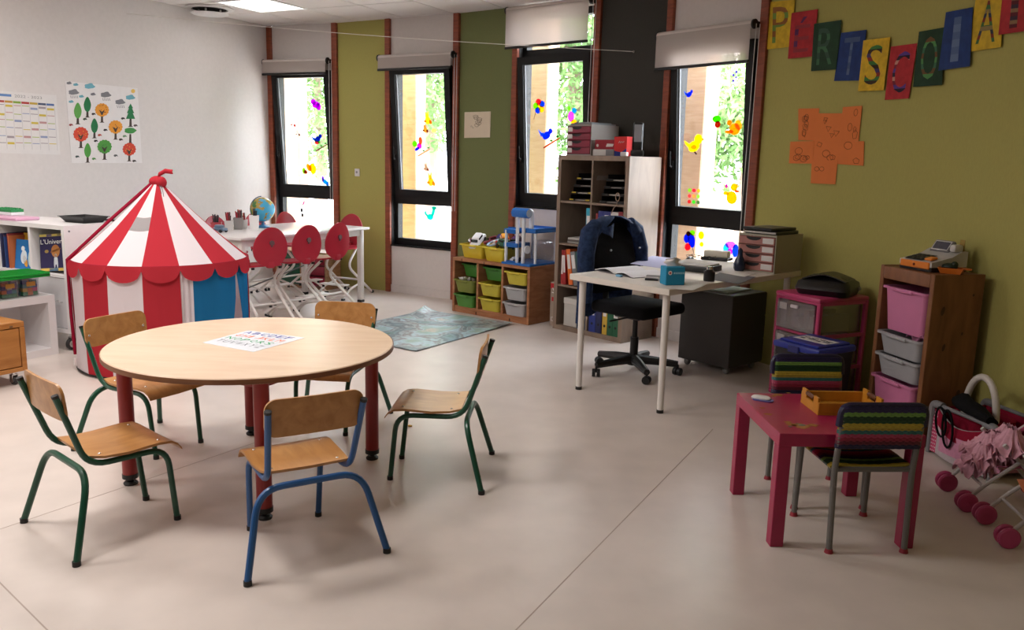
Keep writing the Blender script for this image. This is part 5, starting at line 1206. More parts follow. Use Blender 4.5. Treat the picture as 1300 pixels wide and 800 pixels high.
p = at(966, 507, LH); o = thing('soap_dish', 'small white oval plastic lid with blue rim on the pink table', 'lid', (p.x, p.y, LH+.0006), R(-30)); mb = MB(); mb.rings([[(px, py, z) for px, py in rrect(w, d, .018, 4)] for w, d, z in ((.075, .045, 0), (.08, .05, .008), (.068, .04, .013))]); mb.build('lid', pl('#d6d3d1', .3), o); mb = MB(); mb.rings([[(px+.012, py-.012, z) for px, py in rrect(w, d, .018, 4)] for w, d, z in ((.085, .05, 0), (.085, .05, .004))]); mb.build('rim', pl('#5a5a96', .4), o)
# yellow wooden tray
p0, p1, p2 = at(1037, 526, LH), at(1020, 497, LH), at(1098, 497, LH)
ta = R(0); q = at(1038, 527.5, LH)
o = thing('wooden_tray', 'yellow wooden tray with hand holes on the pink table', 'tray', (q.x, q.y, LH+.0006), R(2))
tw_, tl_ = .265, .185; th_ = .055; M_ty = wood('yellow stained wood', '#c98a2a', '#b87a20', .45, st=(8, 8, 3))
mb = MB(); mb.box(0, tw_, 0, tl_, 0, .008); mb.build('base', M_ty, o)
for y in (0, tl_-.009): mb = MB(); mb.rbox(0, tw_, y, y+.009, .008, th_-.004, .002, 1); mb.build('long_side', M_ty, o)
for x in (0, tw_-.009):
    mb = MB(); mb.box(x, x+.009, .009, .055, .008, th_+.012); mb.box(x, x+.009, tl_-.055, tl_-.009, .008, th_+.012); mb.box(x, x+.009, .055, tl_-.055, .008, th_-.02); mb.build('end_side', M_ty, o)
    mb = MB(); mb.tube([(x+.0045, .055, th_), (x+.0045, tl_-.055, th_)], .009, 10); mb.build('handle', wood('brown handle', '#6b3f22', '#553019', .5), o)
# striped woven chairs
ST = [('#241c4a', .06), ('#2c2455', .05), ('#6f9a4a', .075), ('#12391f', .08), ('#1a4526', .055), ('#b8a53c', .09), ('#a88f36', .05), ('#2f6a6a', .07), ('#a83a5c', .07), ('#8e1f3f', .07), ('#5c1430', .07), ('#1f1a40', .08)]
M_leg = mat('grey painted steel', '#6b6864', .4, var=.03)
def woven_chair():
    t = thing('woven_chair', '', 'chair', group='striped woven chairs at the pink table')
    w = .148
    for s in (-1, 1):
        p = fillet([(s*(w-.003), .172, .012), (s*w, .158, .32), (s*w, .190, .552)], .06); mb = MB(); mb.tube(p, .0115, 10); lg = mb.build('rear_leg', M_leg, t)
        mb = MB(); mb.cyl((s*(w-.003), .172), .017, 0, .016, 12, .013); mb.build('foot_cap', pl('#8e2434', .5), lg)
        p = fillet([(s*w, -.16, .012), (s*(w-.004), -.150, .325), (s*(w-.004), .155, .325)], .03); mb = MB(); mb.tube(p, .0115, 10); lg = mb.build('front_leg', M_leg, t)
        mb = MB(); mb.cyl((s*w, -.16), .017, 0, .016, 12, .013); mb.build('foot_cap', pl('#8e2434', .5), lg)
    for yy_ in (-.15, .155): mb = MB(); mb.tube([(-w, yy_, .323), (w, yy_, .323)], .0105, 8); mb.build('cross_tube', M_leg, t)
    mb = MB(); mb.tube([(-w, .190, .55), (-w+.03, .191, .557), (w-.03, .191, .557), (w, .190, .55)], .0105, 8); mb.build('cross_tube', M_leg, t)
    mb = MB(); mb.tube(fillet([(-w-.010, .182, .50), (-w-.008, .190, .578), (w+.008, .190, .578), (w+.010, .182, .50)], .035), .0135, 10); mb.build('back_rim', mat('strand rim', '#1b1638', .45, var=.12, scale=90), t)
    # woven back: strands across, grouped by colour; each band bulges round the frame
    tot = sum(a for _, a in ST); z = .578; H0 = .165
    for c, a in ST:
        h = H0*a/tot; n = max(1, int(round(h/.0065))); mb = MB()
        for i in range(n):
            zc = z-h*(i+.5)/n; yy = .19-(.575-zc)*.13
            pth = [(-w-.013+.0*k, yy, zc) for k in range(1)]
            pts = [(-w-.012, yy, zc)]+[(-w+.296*k/24, yy+.0135*(1 if (k+i) % 2 else .72), zc) for k in range(25)]+[(w+.012, yy, zc)]
            mb.tube(pts, h/n*.72, 6)
            pts = [(-w-.012, yy, zc)]+[(-w+.296*k/24, yy-.0135, zc) for k in range(25)]+[(w+.012, yy, zc)]
            mb.tube(pts, h/n*.58, 5)
        mb.build('back_weave', mat('strand '+c, c, .45, var=.12, scale=90), t, 60); z -= h
    z = -.163; H0 = .31
    for c, a in ST+ST[2:6]:
        h = H0*a/(tot+sum(x for _, x in ST[2:6])); n = max(1, int(round(h/.008))); mb = MB()
        for i in range(n):
            yc = z+h*(i+.5)/n
            mb.tube([(-w-.012, yc, .328)]+[(-w+.296*k/16, yc, .336-.010*math.sin(PI*k/16)+(.0015 if (k+i) % 2 else 0)) for k in range(17)]+[(w+.012, yc, .328)], h/n*.58, 5)
            mb.tube([(-w-.012, yc, .328), (0, yc, .312), (w+.012, yc, .328)], h/n*.58, 5)
        mb.build('seat_weave', mat('strand '+c, c, .45, var=.12, scale=90), t, 60); z += h
    return t
wc = woven_chair(); wc.location = (1.345, 3.110, 0); wc.rotation_euler = (0, 0, PI+R(3.5)); wc['label'] = 'striped woven child chair at the side of the pink table with the yellow tray between it and the wall side chair, its whole back showing'
w2 = copy_tree(wc); w2.location = (1.352, 3.50, 0); w2.rotation_euler = (0, 0, R(3)); w2['label'] = 'striped woven child chair between the pink table and the blue lidded box'
wc['label'] = 'striped woven child chair with its back to the open floor at the pink table'

# ================================================================ DOLL COT, STROLLERS
CO = Vector((2.15, 4.10, 0)); CAn = R(-78); cwid, cdep, chg = .42, .30, .25
t = thing('doll_cot', 'pink and grey folding doll cot beside the dark pine rack', 'doll cot', CO, CAn)
M_cp = cloth('#c98aa6', .2); M_cg = cloth('#b5a9ad', .2); M_cr = cloth('#8e1430', .15); M_ge = pl('#7b7b7e', .35)
def cside(f0, f1, y, name, M): 
    mb = MB(); mb.grid(lambda u, v: (f0+(f1-f0)*u, y(u), .012+(chg-.02)*v-.045*math.sin(PI*u)*v), 12, 6); return mb.build(name, M, t, 60, thick=.004)
cside(.05, cwid-.03, lambda u: .0-.03*math.sin(PI*u), 'front_fabric', M_cg)
mb = MB(); mb.grid(lambda u, v: (.09+.4*u, -.036*math.sin(PI*(.1+.8*u))-.006, .04+.10*v+.03*u), 8, 4); mb.build('pink_patch', M_cp, t, 60)
mb = MB(); mb.grid(lambda u, v: (.05+(cwid-.08)*u, -.03*math.sin(PI*u)-.006-.004*v, chg-.01-.045*math.sin(PI*u)-.07*v), 12, 3); mb.build('top_band', M_cr, t, 60, thick=.003)
mb = MB(); mb.grid(lambda u, v: (.0+.05*u, .0, .012+(chg-.03)*v), 3, 3); dp = mb.build('dotted_corner', cloth('#c24a6e', .2), t, 60)
mb = MB()
for i in range(4):
    for j in range(12): mb.prism(ell(.006+.012*i+.004*(j % 2), .02+.018*j, .0035, .004, 6), 0, .0015)
mb.v = [Vector((p.x, -p.z-.0005, p.y)) for p in mb.v]; o_ = mb.build('dots', paper('#e0b8c4'), dp); o_['kind'] = 'stuff'
mb = MB(); mb.grid(lambda u, v: (.02, cdep*u, .012+(chg-.02)*v), 4, 3); mb.build('end_fabric', M_cr, t, 60, thick=.004)
mb = MB(); mb.grid(lambda u, v: (.02+(cwid-.04)*u, cdep, .012+(chg-.0)*v), 6, 3); mb.build('rear_fabric', M_cr, t, 60, thick=.004)
mb = MB(); mb.box(.02, cwid-.02, .01, cdep-.01, .03, .045); mb.build('mattress', M_cp, t)
for x, y in ((.0, .0), (cwid, .0), (.0, cdep), (cwid, cdep)):
    mb = MB(); mb.cyl((x, y), .012, 0, chg-.03, 10); mb.build('corner_post', M_ge, t)
    sx = 1 if x == 0 else -1; sy = 1 if y == 0 else -1
    mb = MB(); mb.tube(fillet([(x, y, chg-.05), (x, y, chg+.01), (x+sx*.07, y, chg+.01)], .025), .019, 10); mb.build('corner_elbow', M_ge, t)
for y in (0, cdep): mb = MB(); mb.tube([(.07, y, chg+.01), (cwid-.07, y, chg+.01)], .010, 8); mb.build('top_rail', M_ge, t)
CMx = Matrix.Translation(CO) @ Matrix.Rotation(CAn, 4, 'Z')
t = thing('doll_carrier', 'red doll carrier seat with a white arched handle lying in the cot', 'doll carrier'); t.matrix_world = CMx @ Matrix.Translation((.165, .15, .047))
mb = MB(); mb.rings([[(px, py, z) for px, py in rrect(w, d, .07, 5)] for w, d, z in ((.20, .17, .0), (.24, .23, .12), (.25, .24, .19), (.22, .2, .19), (.16, .14, .05))]); mb.build('shell', M_cr, t, 50)
mb = MB(); mb.tube([(-.105*math.cos(a), .04*math.cos(a)*0-.02, .15+.235*math.sin(a)**.8) for a in [PI*i/20 for i in range(21)]], .017, 12); mb.build('handle', pl('#c9c2bb', .3), t)
t = thing('black_bag', 'black folded bag with looped straps on the doll cot', 'bag'); t.matrix_world = CMx @ Matrix.Translation((.20, .0, .022))
mb = MB(); mb.tube([(-.12, .10, .27), (-.04, .06, .272), (.06, .03, .262), (.19, .01, .25)], [.045, .055, .05, .03], 12); mb.v = [Vector((p.x, p.y+.012*math.sin(p.x*60), .268+(p.z-.262)*.7+.008*math.sin(p.x*45+p.y*60))) for p in mb.v]; mb.build('bag_body', cloth('#0c0c0e', .3), t)
for dx, r in ((-.07, .075), (-.02, .095)):
    mb = MB(); pts = [(dx+.035*math.sin(a), -.055-.01*math.cos(a), .255-r+r*math.cos(a)) for a in [2*PI*i/22 for i in range(23)]]; mb.tube(pts, .006, 6); mb.build('strap', cloth('#0c0c0e', .3), t)
M_str = pl('#b9b2b0', .3); M_whl = pl('#b5406e', .4)
def stroller(front_a, front_b, label, seatc, extra):
    a = Vector((*front_a, 0)); b = Vector((*front_b, 0)); c = (a+b)/2; d = (b-a); wdt = d.length; ang = math.atan2(d.y, d.x)
    t = thing('doll_stroller', label, 'doll stroller', c, ang)         # local x across, +y to the rear (towards the wall)
    w = wdt/2
    for s in (-1, 1):
        p = fillet([(s*w, .0, .045), (s*w, .06, .115), (s*w, .34, .36), (s*w, .50, .55)], .05); mb = MB(); mb.tube(p, .0085, 8); mb.build('handle_tube', M_str, t)
        p = fillet([(s*w, .36, .045), (s*w, .30, .12), (s*w, .12, .30)], .05); mb = MB(); mb.tube(p, .0085, 8); mb.build('cross_leg', M_str, t)
        for y in (0, .36):
            ax = MB(); Mw = Matrix.Translation((s*w, y, .042)) @ Matrix.Rotation(PI/2, 4, 'Y')
            for o_ in (-.018, .018): ax.lathe([(.001, o_-.008), (.010, o_-.011), (.036, o_-.009), (.042, o_-.004), (.042, o_+.004), (.036, o_+.009), (.010, o_+.011), (.001, o_+.008)], 20, Mw)
            ax.build('wheel', M_whl, t)
    mb = MB(); mb.tube(fillet([(-w, .06, .112), (0, .075, .10), (w, .06, .112)], .06), .007, 8); mb.build('cross_bar', M_str, t); mb = MB(); mb.tube([(-w, .26, .29), (w, .26, .29)], .007, 8); mb.build('cross_bar', M_str, t)
    mb = MB(); mb.grid(lambda u, v: (-w+.012+(2*w-.024)*u, .10+.30*v, .20+.0*v+(.22*max(0, v-.4))-.03*math.sin(PI*u)), 8, 8); mb.build('seat_sling', cloth(seatc, .2), t, 60, thick=.004)
    for s in (-1, 1):
        mb = MB(); mb.tube([(s*w, .22, .245), (s*w, .36, .375)], .0125, 8); mb.build('grip_sleeve', pl('#b04a70', .5), t)
    return t
s1 = stroller((1.979, 3.583), (1.949, 3.357), 'pink wheeled doll stroller with a frilly dress on it', '#b8688a', 1)
s2 = stroller((1.959, 3.235), (1.927, 3.018), 'pink wheeled doll stroller cut off by the picture edge', '#c87a58', 2)
# frilly dress on the first stroller
t = thing('doll_dress', 'crumpled pale pink frilly doll dress lying on the stroller', 'doll dress'); t.matrix_world = s1.matrix_basis @ Matrix.Translation((.0, .10, .22))
M_dr = cloth('#cf9aa9', .5)
def ruff(cx, cy, cz, r, h, n, amp, ph, nm):
    mb = MB(); mb.grid(lambda u, v: (cx+(r*.25+r*.75*v)*(1+amp*v*math.sin(n*2*PI*u+ph))*math.cos(2*PI*u), cy+(r*.25+r*.75*v)*(1+amp*v*math.cos(n*2*PI*u+ph))*math.sin(2*PI*u)*.8, cz+h*(1-v)**1.6+.018*v*math.sin(n*2*PI*u*1.5+ph)+.006*math.sin(u*51+v*7+ph)*math.sin(v*9+u*23)+.003*math.sin(u*97)*v), 64, 8); mb.build(nm, M_dr, t, 80, thick=.002)
ruff(-.02, .02, .0, .13, .09, 13, .12, 0, 'skirt'); ruff(-.01, .04, .03, .10, .07, 15, .14, 3.0, 'petticoat'); ruff(.02, -.02, -.03, .09, .08, 12, .14, 4.2, 'sleeve_frill'); ruff(.06, .07, .05, .10, .09, 8, .18, 1.3, 'skirt_layer'); ruff(-.06, .10, .06, .08, .06, 8, .2, 2.1, 'collar_frill'); ruff(-.03, -.03, -.08, .09, .10, 8, .18, .7, 'hem_frill')

# ================================================================ WALL THINGS
def facet_thing(k, nm, label, cat, group=None):
    A, a, L = FAC[k]; return thing(nm, label, cat, A, a, group)
def straddle(k, px):
    A, a, L = FAC[k]; n = Vector((math.sin(a), -math.cos(a), 0)); b = 0
    for u, v in px:
        w = on_wall(min(u, 1299.9), v)
        if w: A2, a2, _ = FAC[w[0]]; P = A2+Vector((math.cos(a2), math.sin(a2), 0))*w[1]; b = max(b, (P-A).dot(n))
    return b
def wall_quad(t, k, px, off, th, nm, M, A_=None):
    c = [facet_coords(k, u, v) for u, v in px]; off += straddle(k, px)
    mb = MB(); vs_ = [(s, -off, z) for s, z in c]+[(s, -off-th, z) for s, z in c]
    mb.add(vs_, [(0, 1, 2, 3), (7, 6, 5, 4), (0, 4, 5, 1), (1, 5, 6, 2), (2, 6, 7, 3), (3, 7, 4, 0)]); return mb.build(nm, M, t), c
LET = [('P', '#c9a722', [(976.6, 3), (1011, 0), (1007, 59.4), (975.6, 63)], 'yellow', ['#6a8a3c', '#8a5a2a']), ('É', '#a8252a', [(1007.8, 17), (1041.5, 12), (1033.8, 72), (1003, 75)], 'red', ['#8c3038', '#5c2a58']), ('R', '#173a22', [(1036, 30.6), (1071, 25.6), (1064, 88.4), (1032, 90.6)], 'dark green', ['#3f6a48', '#35503f']), ('T', '#16336e', [(1070, 42), (1102.5, 38), (1094, 102.5), (1061, 103)], 'blue', ['#5a6a8a', '#46587c']), ('S', '#d1ab22', [(1099.4, 51.6), (1133.8, 47.5), (1125, 115), (1092.5, 116)], 'yellow', ['#3a2a1e', '#3f7a3a', '#8a2f24', '#4a3a6a']), ('C', '#ad262b', [(1133, 59.4), (1166.6, 55), (1155.6, 125), (1125, 127)], 'red', ['#2a1f30', '#5a3a8a', '#7a2a3a', '#c08a7a']), ('O', '#14381f', [(1169.7, 40.6), (1201.6, 35), (1199, 108), (1162, 110.6)], 'dark green', ['#4f8a4a', '#6a4a2a', '#3a6a4a']), ('I', '#18366f', [(1204.7, 16), (1239, 9.4), (1235, 84.4), (1195, 90)], 'blue', ['#5f7394', '#4f6488']), ('A', '#c9a722', [(1242, -6), (1278, -9.4), (1273.4, 60), (1232, 66)], 'yellow', ['#3f6a3a', '#7a2f24', '#2f3a4a', '#8a7a4a']), ('I', '#a8252a', [(1276.6, -9), (1312, -12), (1309, 39), (1271, 44.7)], 'red', ['#5a1a24', '#8a6a4a', '#3a2a3a'])]
for i, (chx, col, px, cn, lc) in enumerate(LET):
    cu = sum(p[0] for p in px)/4; cv = sum(p[1] for p in px)/4; k = on_wall(cu, cv)[0]
    t = facet_thing(k, 'letter_sheet', '%s painted sheet with the letter %s in the paper letter garland' % (cn, chx) if not (chx == 'I') else '%s painted sheet with the letter I in the paper letter garland' % cn, 'paper letter', 'painted letter sheets on the lime wall')
    o, c = wall_quad(t, k, px, .010+.0016*((i*2) % 5), .0012, 'sheet', mat('painted paper '+col, col, .8, var=.16, scale=26))
    off = .010+.0016*((i*2) % 5)+.0012+.0006+straddle(k, px)
    q4 = [Vector((c[j][0], -off, c[j][1])) for j in (3, 2, 1, 0)]; fq = on_quad(*q4)
    v, f, _ = text_polys(chx); n = len(lc)*2+2
    wl = (.30, .40) if chx in 'I' else (.2, .62); x0, ww_ = (.36, .26) if chx == 'I' else (.2, .6)
    # letter cut into bands of colour
    bm0 = bmesh.new(); vv = [bm0.verts.new((x, y, 0)) for x, y in v]
    for ff in f:
        try: bm0.faces.new([vv[j] for j in ff])
        except ValueError: pass
    for b in range(1, n): bmesh.ops.bisect_plane(bm0, geom=list(bm0.verts)+list(bm0.edges)+list(bm0.faces), plane_co=(0, b/n, 0), plane_no=(0, 1, 0))
    mb = MB(); ids = []
    bm0.verts.index_update()
    mb.add([fq(x0+ww_*q_.co.x, .12+.76*q_.co.y) for q_ in bm0.verts], [tuple(q_.index for q_ in ff.verts) for ff in bm0.faces])
    ids = [min(n-1, int(ff.calc_center_median().y*n)) % len(lc) for ff in bm0.faces]
    o = mb.build('letter', paper(lc[0]), t)
    for c_ in lc[1:]: o.data.materials.append(paper(c_))
    for p_, q_ in zip(o.data.polygons, ids): p_.material_index = q_
    bm0.free()
ORA = [[(1014, 138), (1040.6, 137.5), (1038, 179), (1014, 178)], [(1040, 144), (1071, 144), (1069, 180), (1038, 180)], [(1071, 136), (1095.6, 134.4), (1091, 179), (1067, 180)], [(1004.7, 180), (1035, 179), (1033, 207.8), (1003, 207.5)], [(1034, 176), (1066, 178), (1065, 207), (1033, 207.5)], [(1065, 179), (1098, 179.4), (1097, 210.6), (1064, 208.4)], [(1032, 203.4), (1065, 203.4), (1062, 234), (1030.6, 232.8)]]
ON = ['with dense scribbled rings', 'with drawn triangles', 'with large drawn circles', 'with small shapes, first of the lower row', 'in the middle of the lower row', 'nearly blank, last of the lower row', 'hanging lowest, below the others']
for i, px in enumerate(ORA):
    cu = sum(p[0] for p in px)/4; cv = sum(p[1] for p in px)/4; k = on_wall(cu, cv)[0]
    t = facet_thing(k, 'drawing_sheet', 'orange paper %s on the lime wall' % ON[i], 'drawing', 'orange drawings on the lime wall')
    off = .003+.0014*(i % 4); o, c = wall_quad(t, k, px, off, .001, 'sheet', paper('#d9783a'))
    fq = on_quad(*[Vector((c[j][0], -off-.0016-straddle(k, px), c[j][1])) for j in (3, 2, 1, 0)]); rnd = random.Random(i*7+1); mb = MB()
    for s in range((9, 5, 4, 6, 4, 2, 2)[i]):
        x, y = rnd.uniform(.2, .8), rnd.uniform(.18, .82); r = rnd.uniform(.08, .16) if i != 0 else .1
        if i == 0: x = .3+.15*rnd.random()
        n = rnd.choice((4, 5, 14, 14)) if i != 1 else 3; r = min(r, x-.03, .97-x, y-.03, .97-y)
        mb.tube([fq(x+r*math.cos(2*PI*j/n+.4), y+r*math.sin(2*PI*j/n+.4)) for j in range(n+1)], .0014, 4)
    mb.build('pencil_lines', paper('#6a3d22'), t)
# drawing on the olive panel
k = 3; t = facet_thing(k, 'drawing_sheet', 'square cream drawing pinned to the olive wall panel', 'drawing')
px = [(590.3, 142.5), (623.5, 141.5), (622.5, 174.5), (589.8, 175.2)]; o, c = wall_quad(t, k, px, .003, .003, 'sheet', paper('#d6c8b0'))
fq = on_quad(*[Vector((c[j][0], -.0066, c[j][1])) for j in (3, 2, 1, 0)]); mb = MB(); rnd = random.Random(3)
for s in range(7): x, y = .55+rnd.uniform(-.12, .12), .45+.07*s; mb.tube([fq(x+.09*math.cos(a)*(1+.3*math.sin(3*a)), y*.8+.12+.06*math.sin(a)) for a in [2*PI*j/12 for j in range(13)]], .0016, 4)
mb.tube([fq(.25+.12*j/6, .42+.05*math.sin(j)) for j in range(7)], .0014, 4); mb.build('pencil_lines', paper('#5b5040'), t)
# socket on the lime panel
k = 1; s_, z_ = facet_coords(k, 454, 219); t = facet_thing(k, 'wall_socket', 'small white wall socket on the lime panel by the first window', 'socket')
mb = MB(); mb.rbox(s_-.033, s_+.033, -.012, 0, z_-.04, z_+.04, .004, 1); mb.build('plate', pl('#d6d3d2', .4), t); mb = MB(); mb.tube([(s_-.002, -.0135, z_+.003), (s_-.002, -.011, z_+.003)], .013, 14); mb.build('recess', pl('#8d8a8c', .5), t)
# left wall posters
LN = -nl                                            # into the room
def lw(u, v, off): return on_plane(u, v, COR+LN*off, LN)
def lw_thing(nm, label, cat, u, v):
    P = lw(u, v, 0); o = thing(nm, label, cat, P, 0); return o, P
t, P0 = lw_thing('poster', 'large white poster of coloured trees and rain clouds on the white wall', 'poster', 131, 157)
def lpoly(par, pts, off, nm, M, P0=P0):
    mb = MB(); ps = [lw(u, v, off)-P0 for u, v in pts]; n = len(ps); bk = [p-LN*.0008 for p in ps]
    mb.add(ps+bk, [tuple(range(n)), tuple(reversed(range(n, 2*n)))]+[(i, n+i, n+(i+1) % n, (i+1) % n) for i in range(n)]); return mb.build(nm, M, par)
lpoly(t, [(82.6, 103), (174.7, 112), (180.4, 207), (91, 207)], .003, 'sheet', paper('#dedad9'))
def Z(x, y): return (x/6.153, 90+y/6.153)
def tree_print(x, y, kind, col, s=1.0):
    # x, y: crown centre in enlarged poster pixels
    tr = [(x-10*s, y+100*s), (x-7*s, y+30*s), (x+7*s, y+30*s), (x+10*s, y+100*s), (x+22*s, y+108*s), (x-22*s, y+108*s)]
    lpoly(t, [Z(*p) for p in tr], .0042, 'printed_trunk', paper('#43352f'))
    if kind == 'round': pts = [(x+58*s*(1+.05*math.cos(14*a))*math.cos(a), y+56*s*(1+.05*math.cos(14*a))*math.sin(a)) for a in [2*PI*i/56 for i in range(56)]]
    elif kind == 'leaf': pts = [(x+30*s*math.sin(a)*(1 if math.cos(a) < 0 else 1-.35*math.cos(a)), y-62*s*math.cos(a)) for a in [2*PI*i/24 for i in range(24)]]
    elif kind == 'fir': pts = [(x, y-75*s), (x+20*s, y-38*s), (x+12*s, y-38*s), (x+28*s, y), (x+18*s, y), (x+36*s, y+45*s), (x-36*s, y+45*s), (x-18*s, y), (x-28*s, y), (x-12*s, y-38*s), (x-20*s, y-38*s)]
    else: pts = [(x+48*s*math.cos(a)*(1+.1*math.cos(5*a)), y+(26 if math.sin(a) > 0 else 22)*s*math.sin(a)) for a in [2*PI*i/24 for i in range(24)]]
    lpoly(t, [Z(*p) for p in pts], .0048, 'printed_tree', paper(col))
    if kind == 'round':
        rnd = random.Random(int(x)); dc = {'#d9902f': '#6a3a1e', '#c9452f': '#e0a83a'}.get(col, '#2f6a35')
        for i in range(9):
            a = rnd.uniform(0, 6.3); r = rnd.uniform(8, 44)*s; lpoly(t, [Z(x+r*math.cos(a)+4*math.cos(b), y+r*math.sin(a)+4*math.sin(b)) for b in (0, 1.6, 3.1, 4.7)], .0054, 'printed_leaf', paper(dc))
        lpoly(t, [Z(x-4, y+40), Z(x-26*s, y-2), Z(x, y+14), Z(x+24*s, y-4), Z(x+4, y+40)], .0054, 'printed_branch', paper('#43352f'))
for a in ((797, 305, 'round', '#d9902f', .92), (903, 438, 'round', '#d9902f', .92), (632, 495, 'round', '#c9452f', 1.0), (1010, 612, 'round', '#c9452f', .88), (817, 592, 'round', '#4a8f3c', .95), (608, 310, 'leaf', '#5a9a48', 1.0), (683, 262, 'leaf', '#1f6f42', .95), (738, 428, 'leaf', '#1f6f42', .92), (685, 620, 'leaf', '#4a8f3c', .9), (1020, 330, 'fir', '#1f6f42', 1.0), (1018, 465, 'flat', '#3f8a45', .95)): tree_print(*a)
def cloud(x, y, s, col, rain):
    lpoly(t, [Z(x+40*s*math.cos(a)*(1+.12*math.cos(5*a)), y+(14 if math.sin(a) > 0 else 28)*s*math.sin(a)*(1+.12*math.sin(4*a))) for a in [2*PI*i/28 for i in range(28)]], .0042, 'printed_cloud', paper(col))
    if rain:
        for i in range(5): lpoly(t, [Z(x-26+13*i, y+20), Z(x-23+13*i, y+20), Z(x-16+13*i, y+42), Z(x-20+13*i, y+42)], .0042, 'printed_rain', paper('#77777c'))
for a in ((575, 172, 1.0, '#77777c', True), (826, 192, 1.0, '#77777c', True), (938, 248, .95, '#77777c', True), (540, 98, .5, '#77777c', False), (727, 185, .5, '#77777c', False), (700, 125, 1.0, '#6aa5b5', False), (592, 110, .5, '#6aa5b5', False), (1018, 212, .9, '#6aa5b5', False), (636, 202, .48, '#6aa5b5', False), (556, 243, .48, '#6aa5b5', False)): cloud(*a)
lpoly(t, [Z(1040+16*math.cos(a), 158+16*math.sin(a)) for a in [2*PI*i/16 for i in range(16)]], .0042, 'printed_sun', paper('#d9b25a'))
for x, y, c in ((732, 335, '#2f2a2a'), (962, 370, '#2f2a2a'), (665, 375, '#3a4a3a'), (556, 420, '#8a3a3a'), (780, 500, '#b04a3a'), (750, 545, '#2f2a2a'), (735, 685, '#4f8a4a'), (605, 668, '#3a4a4a'), (905, 660, '#5a5a5a'), (1060, 425, '#5a4a4a'), (975, 508, '#6a8a6a'), (945, 535, '#3a3030'), (1050, 702, '#4a4040'), (825, 460, '#2f2a2a')):
    lpoly(t, [Z(x-18, y+4), Z(x-10, y-7), Z(x+8, y-6), Z(x+18, y+8), Z(x+4, y+6), Z(x-6, y+12)], .0042, 'printed_animal', paper(c))
# calendar
t, P1 = lw_thing('calendar', 'white yearly wall calendar with coloured months on the white wall', 'calendar', 35, 155)
cq = [(-62, 110), (71.5, 121), (76.7, 196.5), (-58, 192.5)]
def cal(x, y):
    a = Vector(cq[0])*(1-x)+Vector(cq[1])*x; b = Vector(cq[3])*(1-x)+Vector(cq[2])*x; return tuple(a*(1-y)+b*y)
def crect(x0, x1, y0, y1, off, nm, c): return lpoly(t, [cal(x0, y0), cal(x1, y0), cal(x1, y1), cal(x0, y1)], off, nm, paper(c), P1)
crect(0, 1, 0, 1, .003, 'sheet', '#d9d5d3')
hc = ['#4a4a55', '#a84a3f', '#b98a3c', '#7fa03c', '#a83a35', '#b99a3c', '#45506a', '#4f6a9a']; rnd = random.Random(11)
for i in range(12):
    x0 = .03+i*.079; c = hc[(i+2) % 8] if i < 4 else hc[i-4]
    crect(x0, x0+.074, .15, .185, .0042, 'month_header', c)
    for d in range(6):
        y0 = .21+.12*d+rnd.uniform(0, .03); crect(x0+.004, x0+.070, y0, y0+(.012 if rnd.random() < .7 else .035), .0042, 'week_bar', ['#9a8f95', '#c9b24a', '#b58a8a', '#9fb05a', '#8a95b5'][(i+d) % 5])
    crect(x0+.0755, x0+.0775, .19, .93, .0040, 'month_line', '#bdb8bb')
for i, (x0, x1, c) in enumerate(((.30, .42, '#5f82b5'), (.44, .57, '#5f82b5'))): crect(x0, x1, .045, .085, .0042, 'heading', c)
mb = MB()
def ctx(x, y): 
    u, v = cal(.60+.26*x, .088-.045*y); return lw(u, v, .0046)-P1
add_text(mb, '2022 - 2023', ctx); mb.build('heading', paper('#8a8a8a'), t)
# string across the room, hook on the charcoal panel
s_, z_ = facet_coords(5, 807, 66); A, a, L = FAC[5]; Ph = A+Vector((math.cos(a), math.sin(a), 0))*s_+Vector((0, 0, z_)); nin = Vector((math.sin(a), -math.cos(a), 0))
t = thing('wall_hook', 'small metal eye hook in the charcoal wall panel holding the string', 'hook', Ph, a); mb = MB(); mb.tube([(0, 0, 0), (0, -.02, 0)], .003, 6); mb.tube([(.008*math.cos(b), -.028, .008*math.sin(b)) for b in [2*PI*i/12 for i in range(13)]], .0022, 6); mb.build('eye', Mch, t)
Pe = lw(160, 17, .004); Ps = Ph+nin*.03
t = thing('string_line', 'thin white string stretched across the room below the ceiling', 'string', Ps); mb = MB()
mb.tube([(Pe-Ps)*(i/20)-Vector((0, 0, .03*math.sin(PI*i/20))) for i in range(21)], .0028, 6); mb.build('cord', pl('#d9d4cc', .7), t)
# ceiling air vent
p = at(266, 10, H); t = thing('air_vent', 'round white ceiling air vent near the white wall', 'vent', (p.x, p.y, H)); t.scale = (1.3, 1.3, 1.3)
mb = MB(); mb.lathe([(.17, 0), (.175, -.008), (.13, -.014), (.125, -.0), ], 32); mb.build('collar', pl('#dcd9d7', .5), t)
mb = MB(); mb.lathe([(.001, -.055), (.12, -.05), (.135, -.042), (.12, -.04), (.001, -.038)], 32); mb.build('disc', pl('#d6d3d1', .5), t); mb = MB(); mb.lathe([(.001, -.012), (.12, -.012), (.12, -.001), (.001, -.001)], 24); mb.build('throat', pl('#262626', .8), t)
for b in range(4): mb = MB(); mb.cyl((.08*math.cos(b*PI/2), .08*math.sin(b*PI/2)), .008, -.04, -.011, 8); mb.build('strut', pl('#b9b6b4', .5), t)

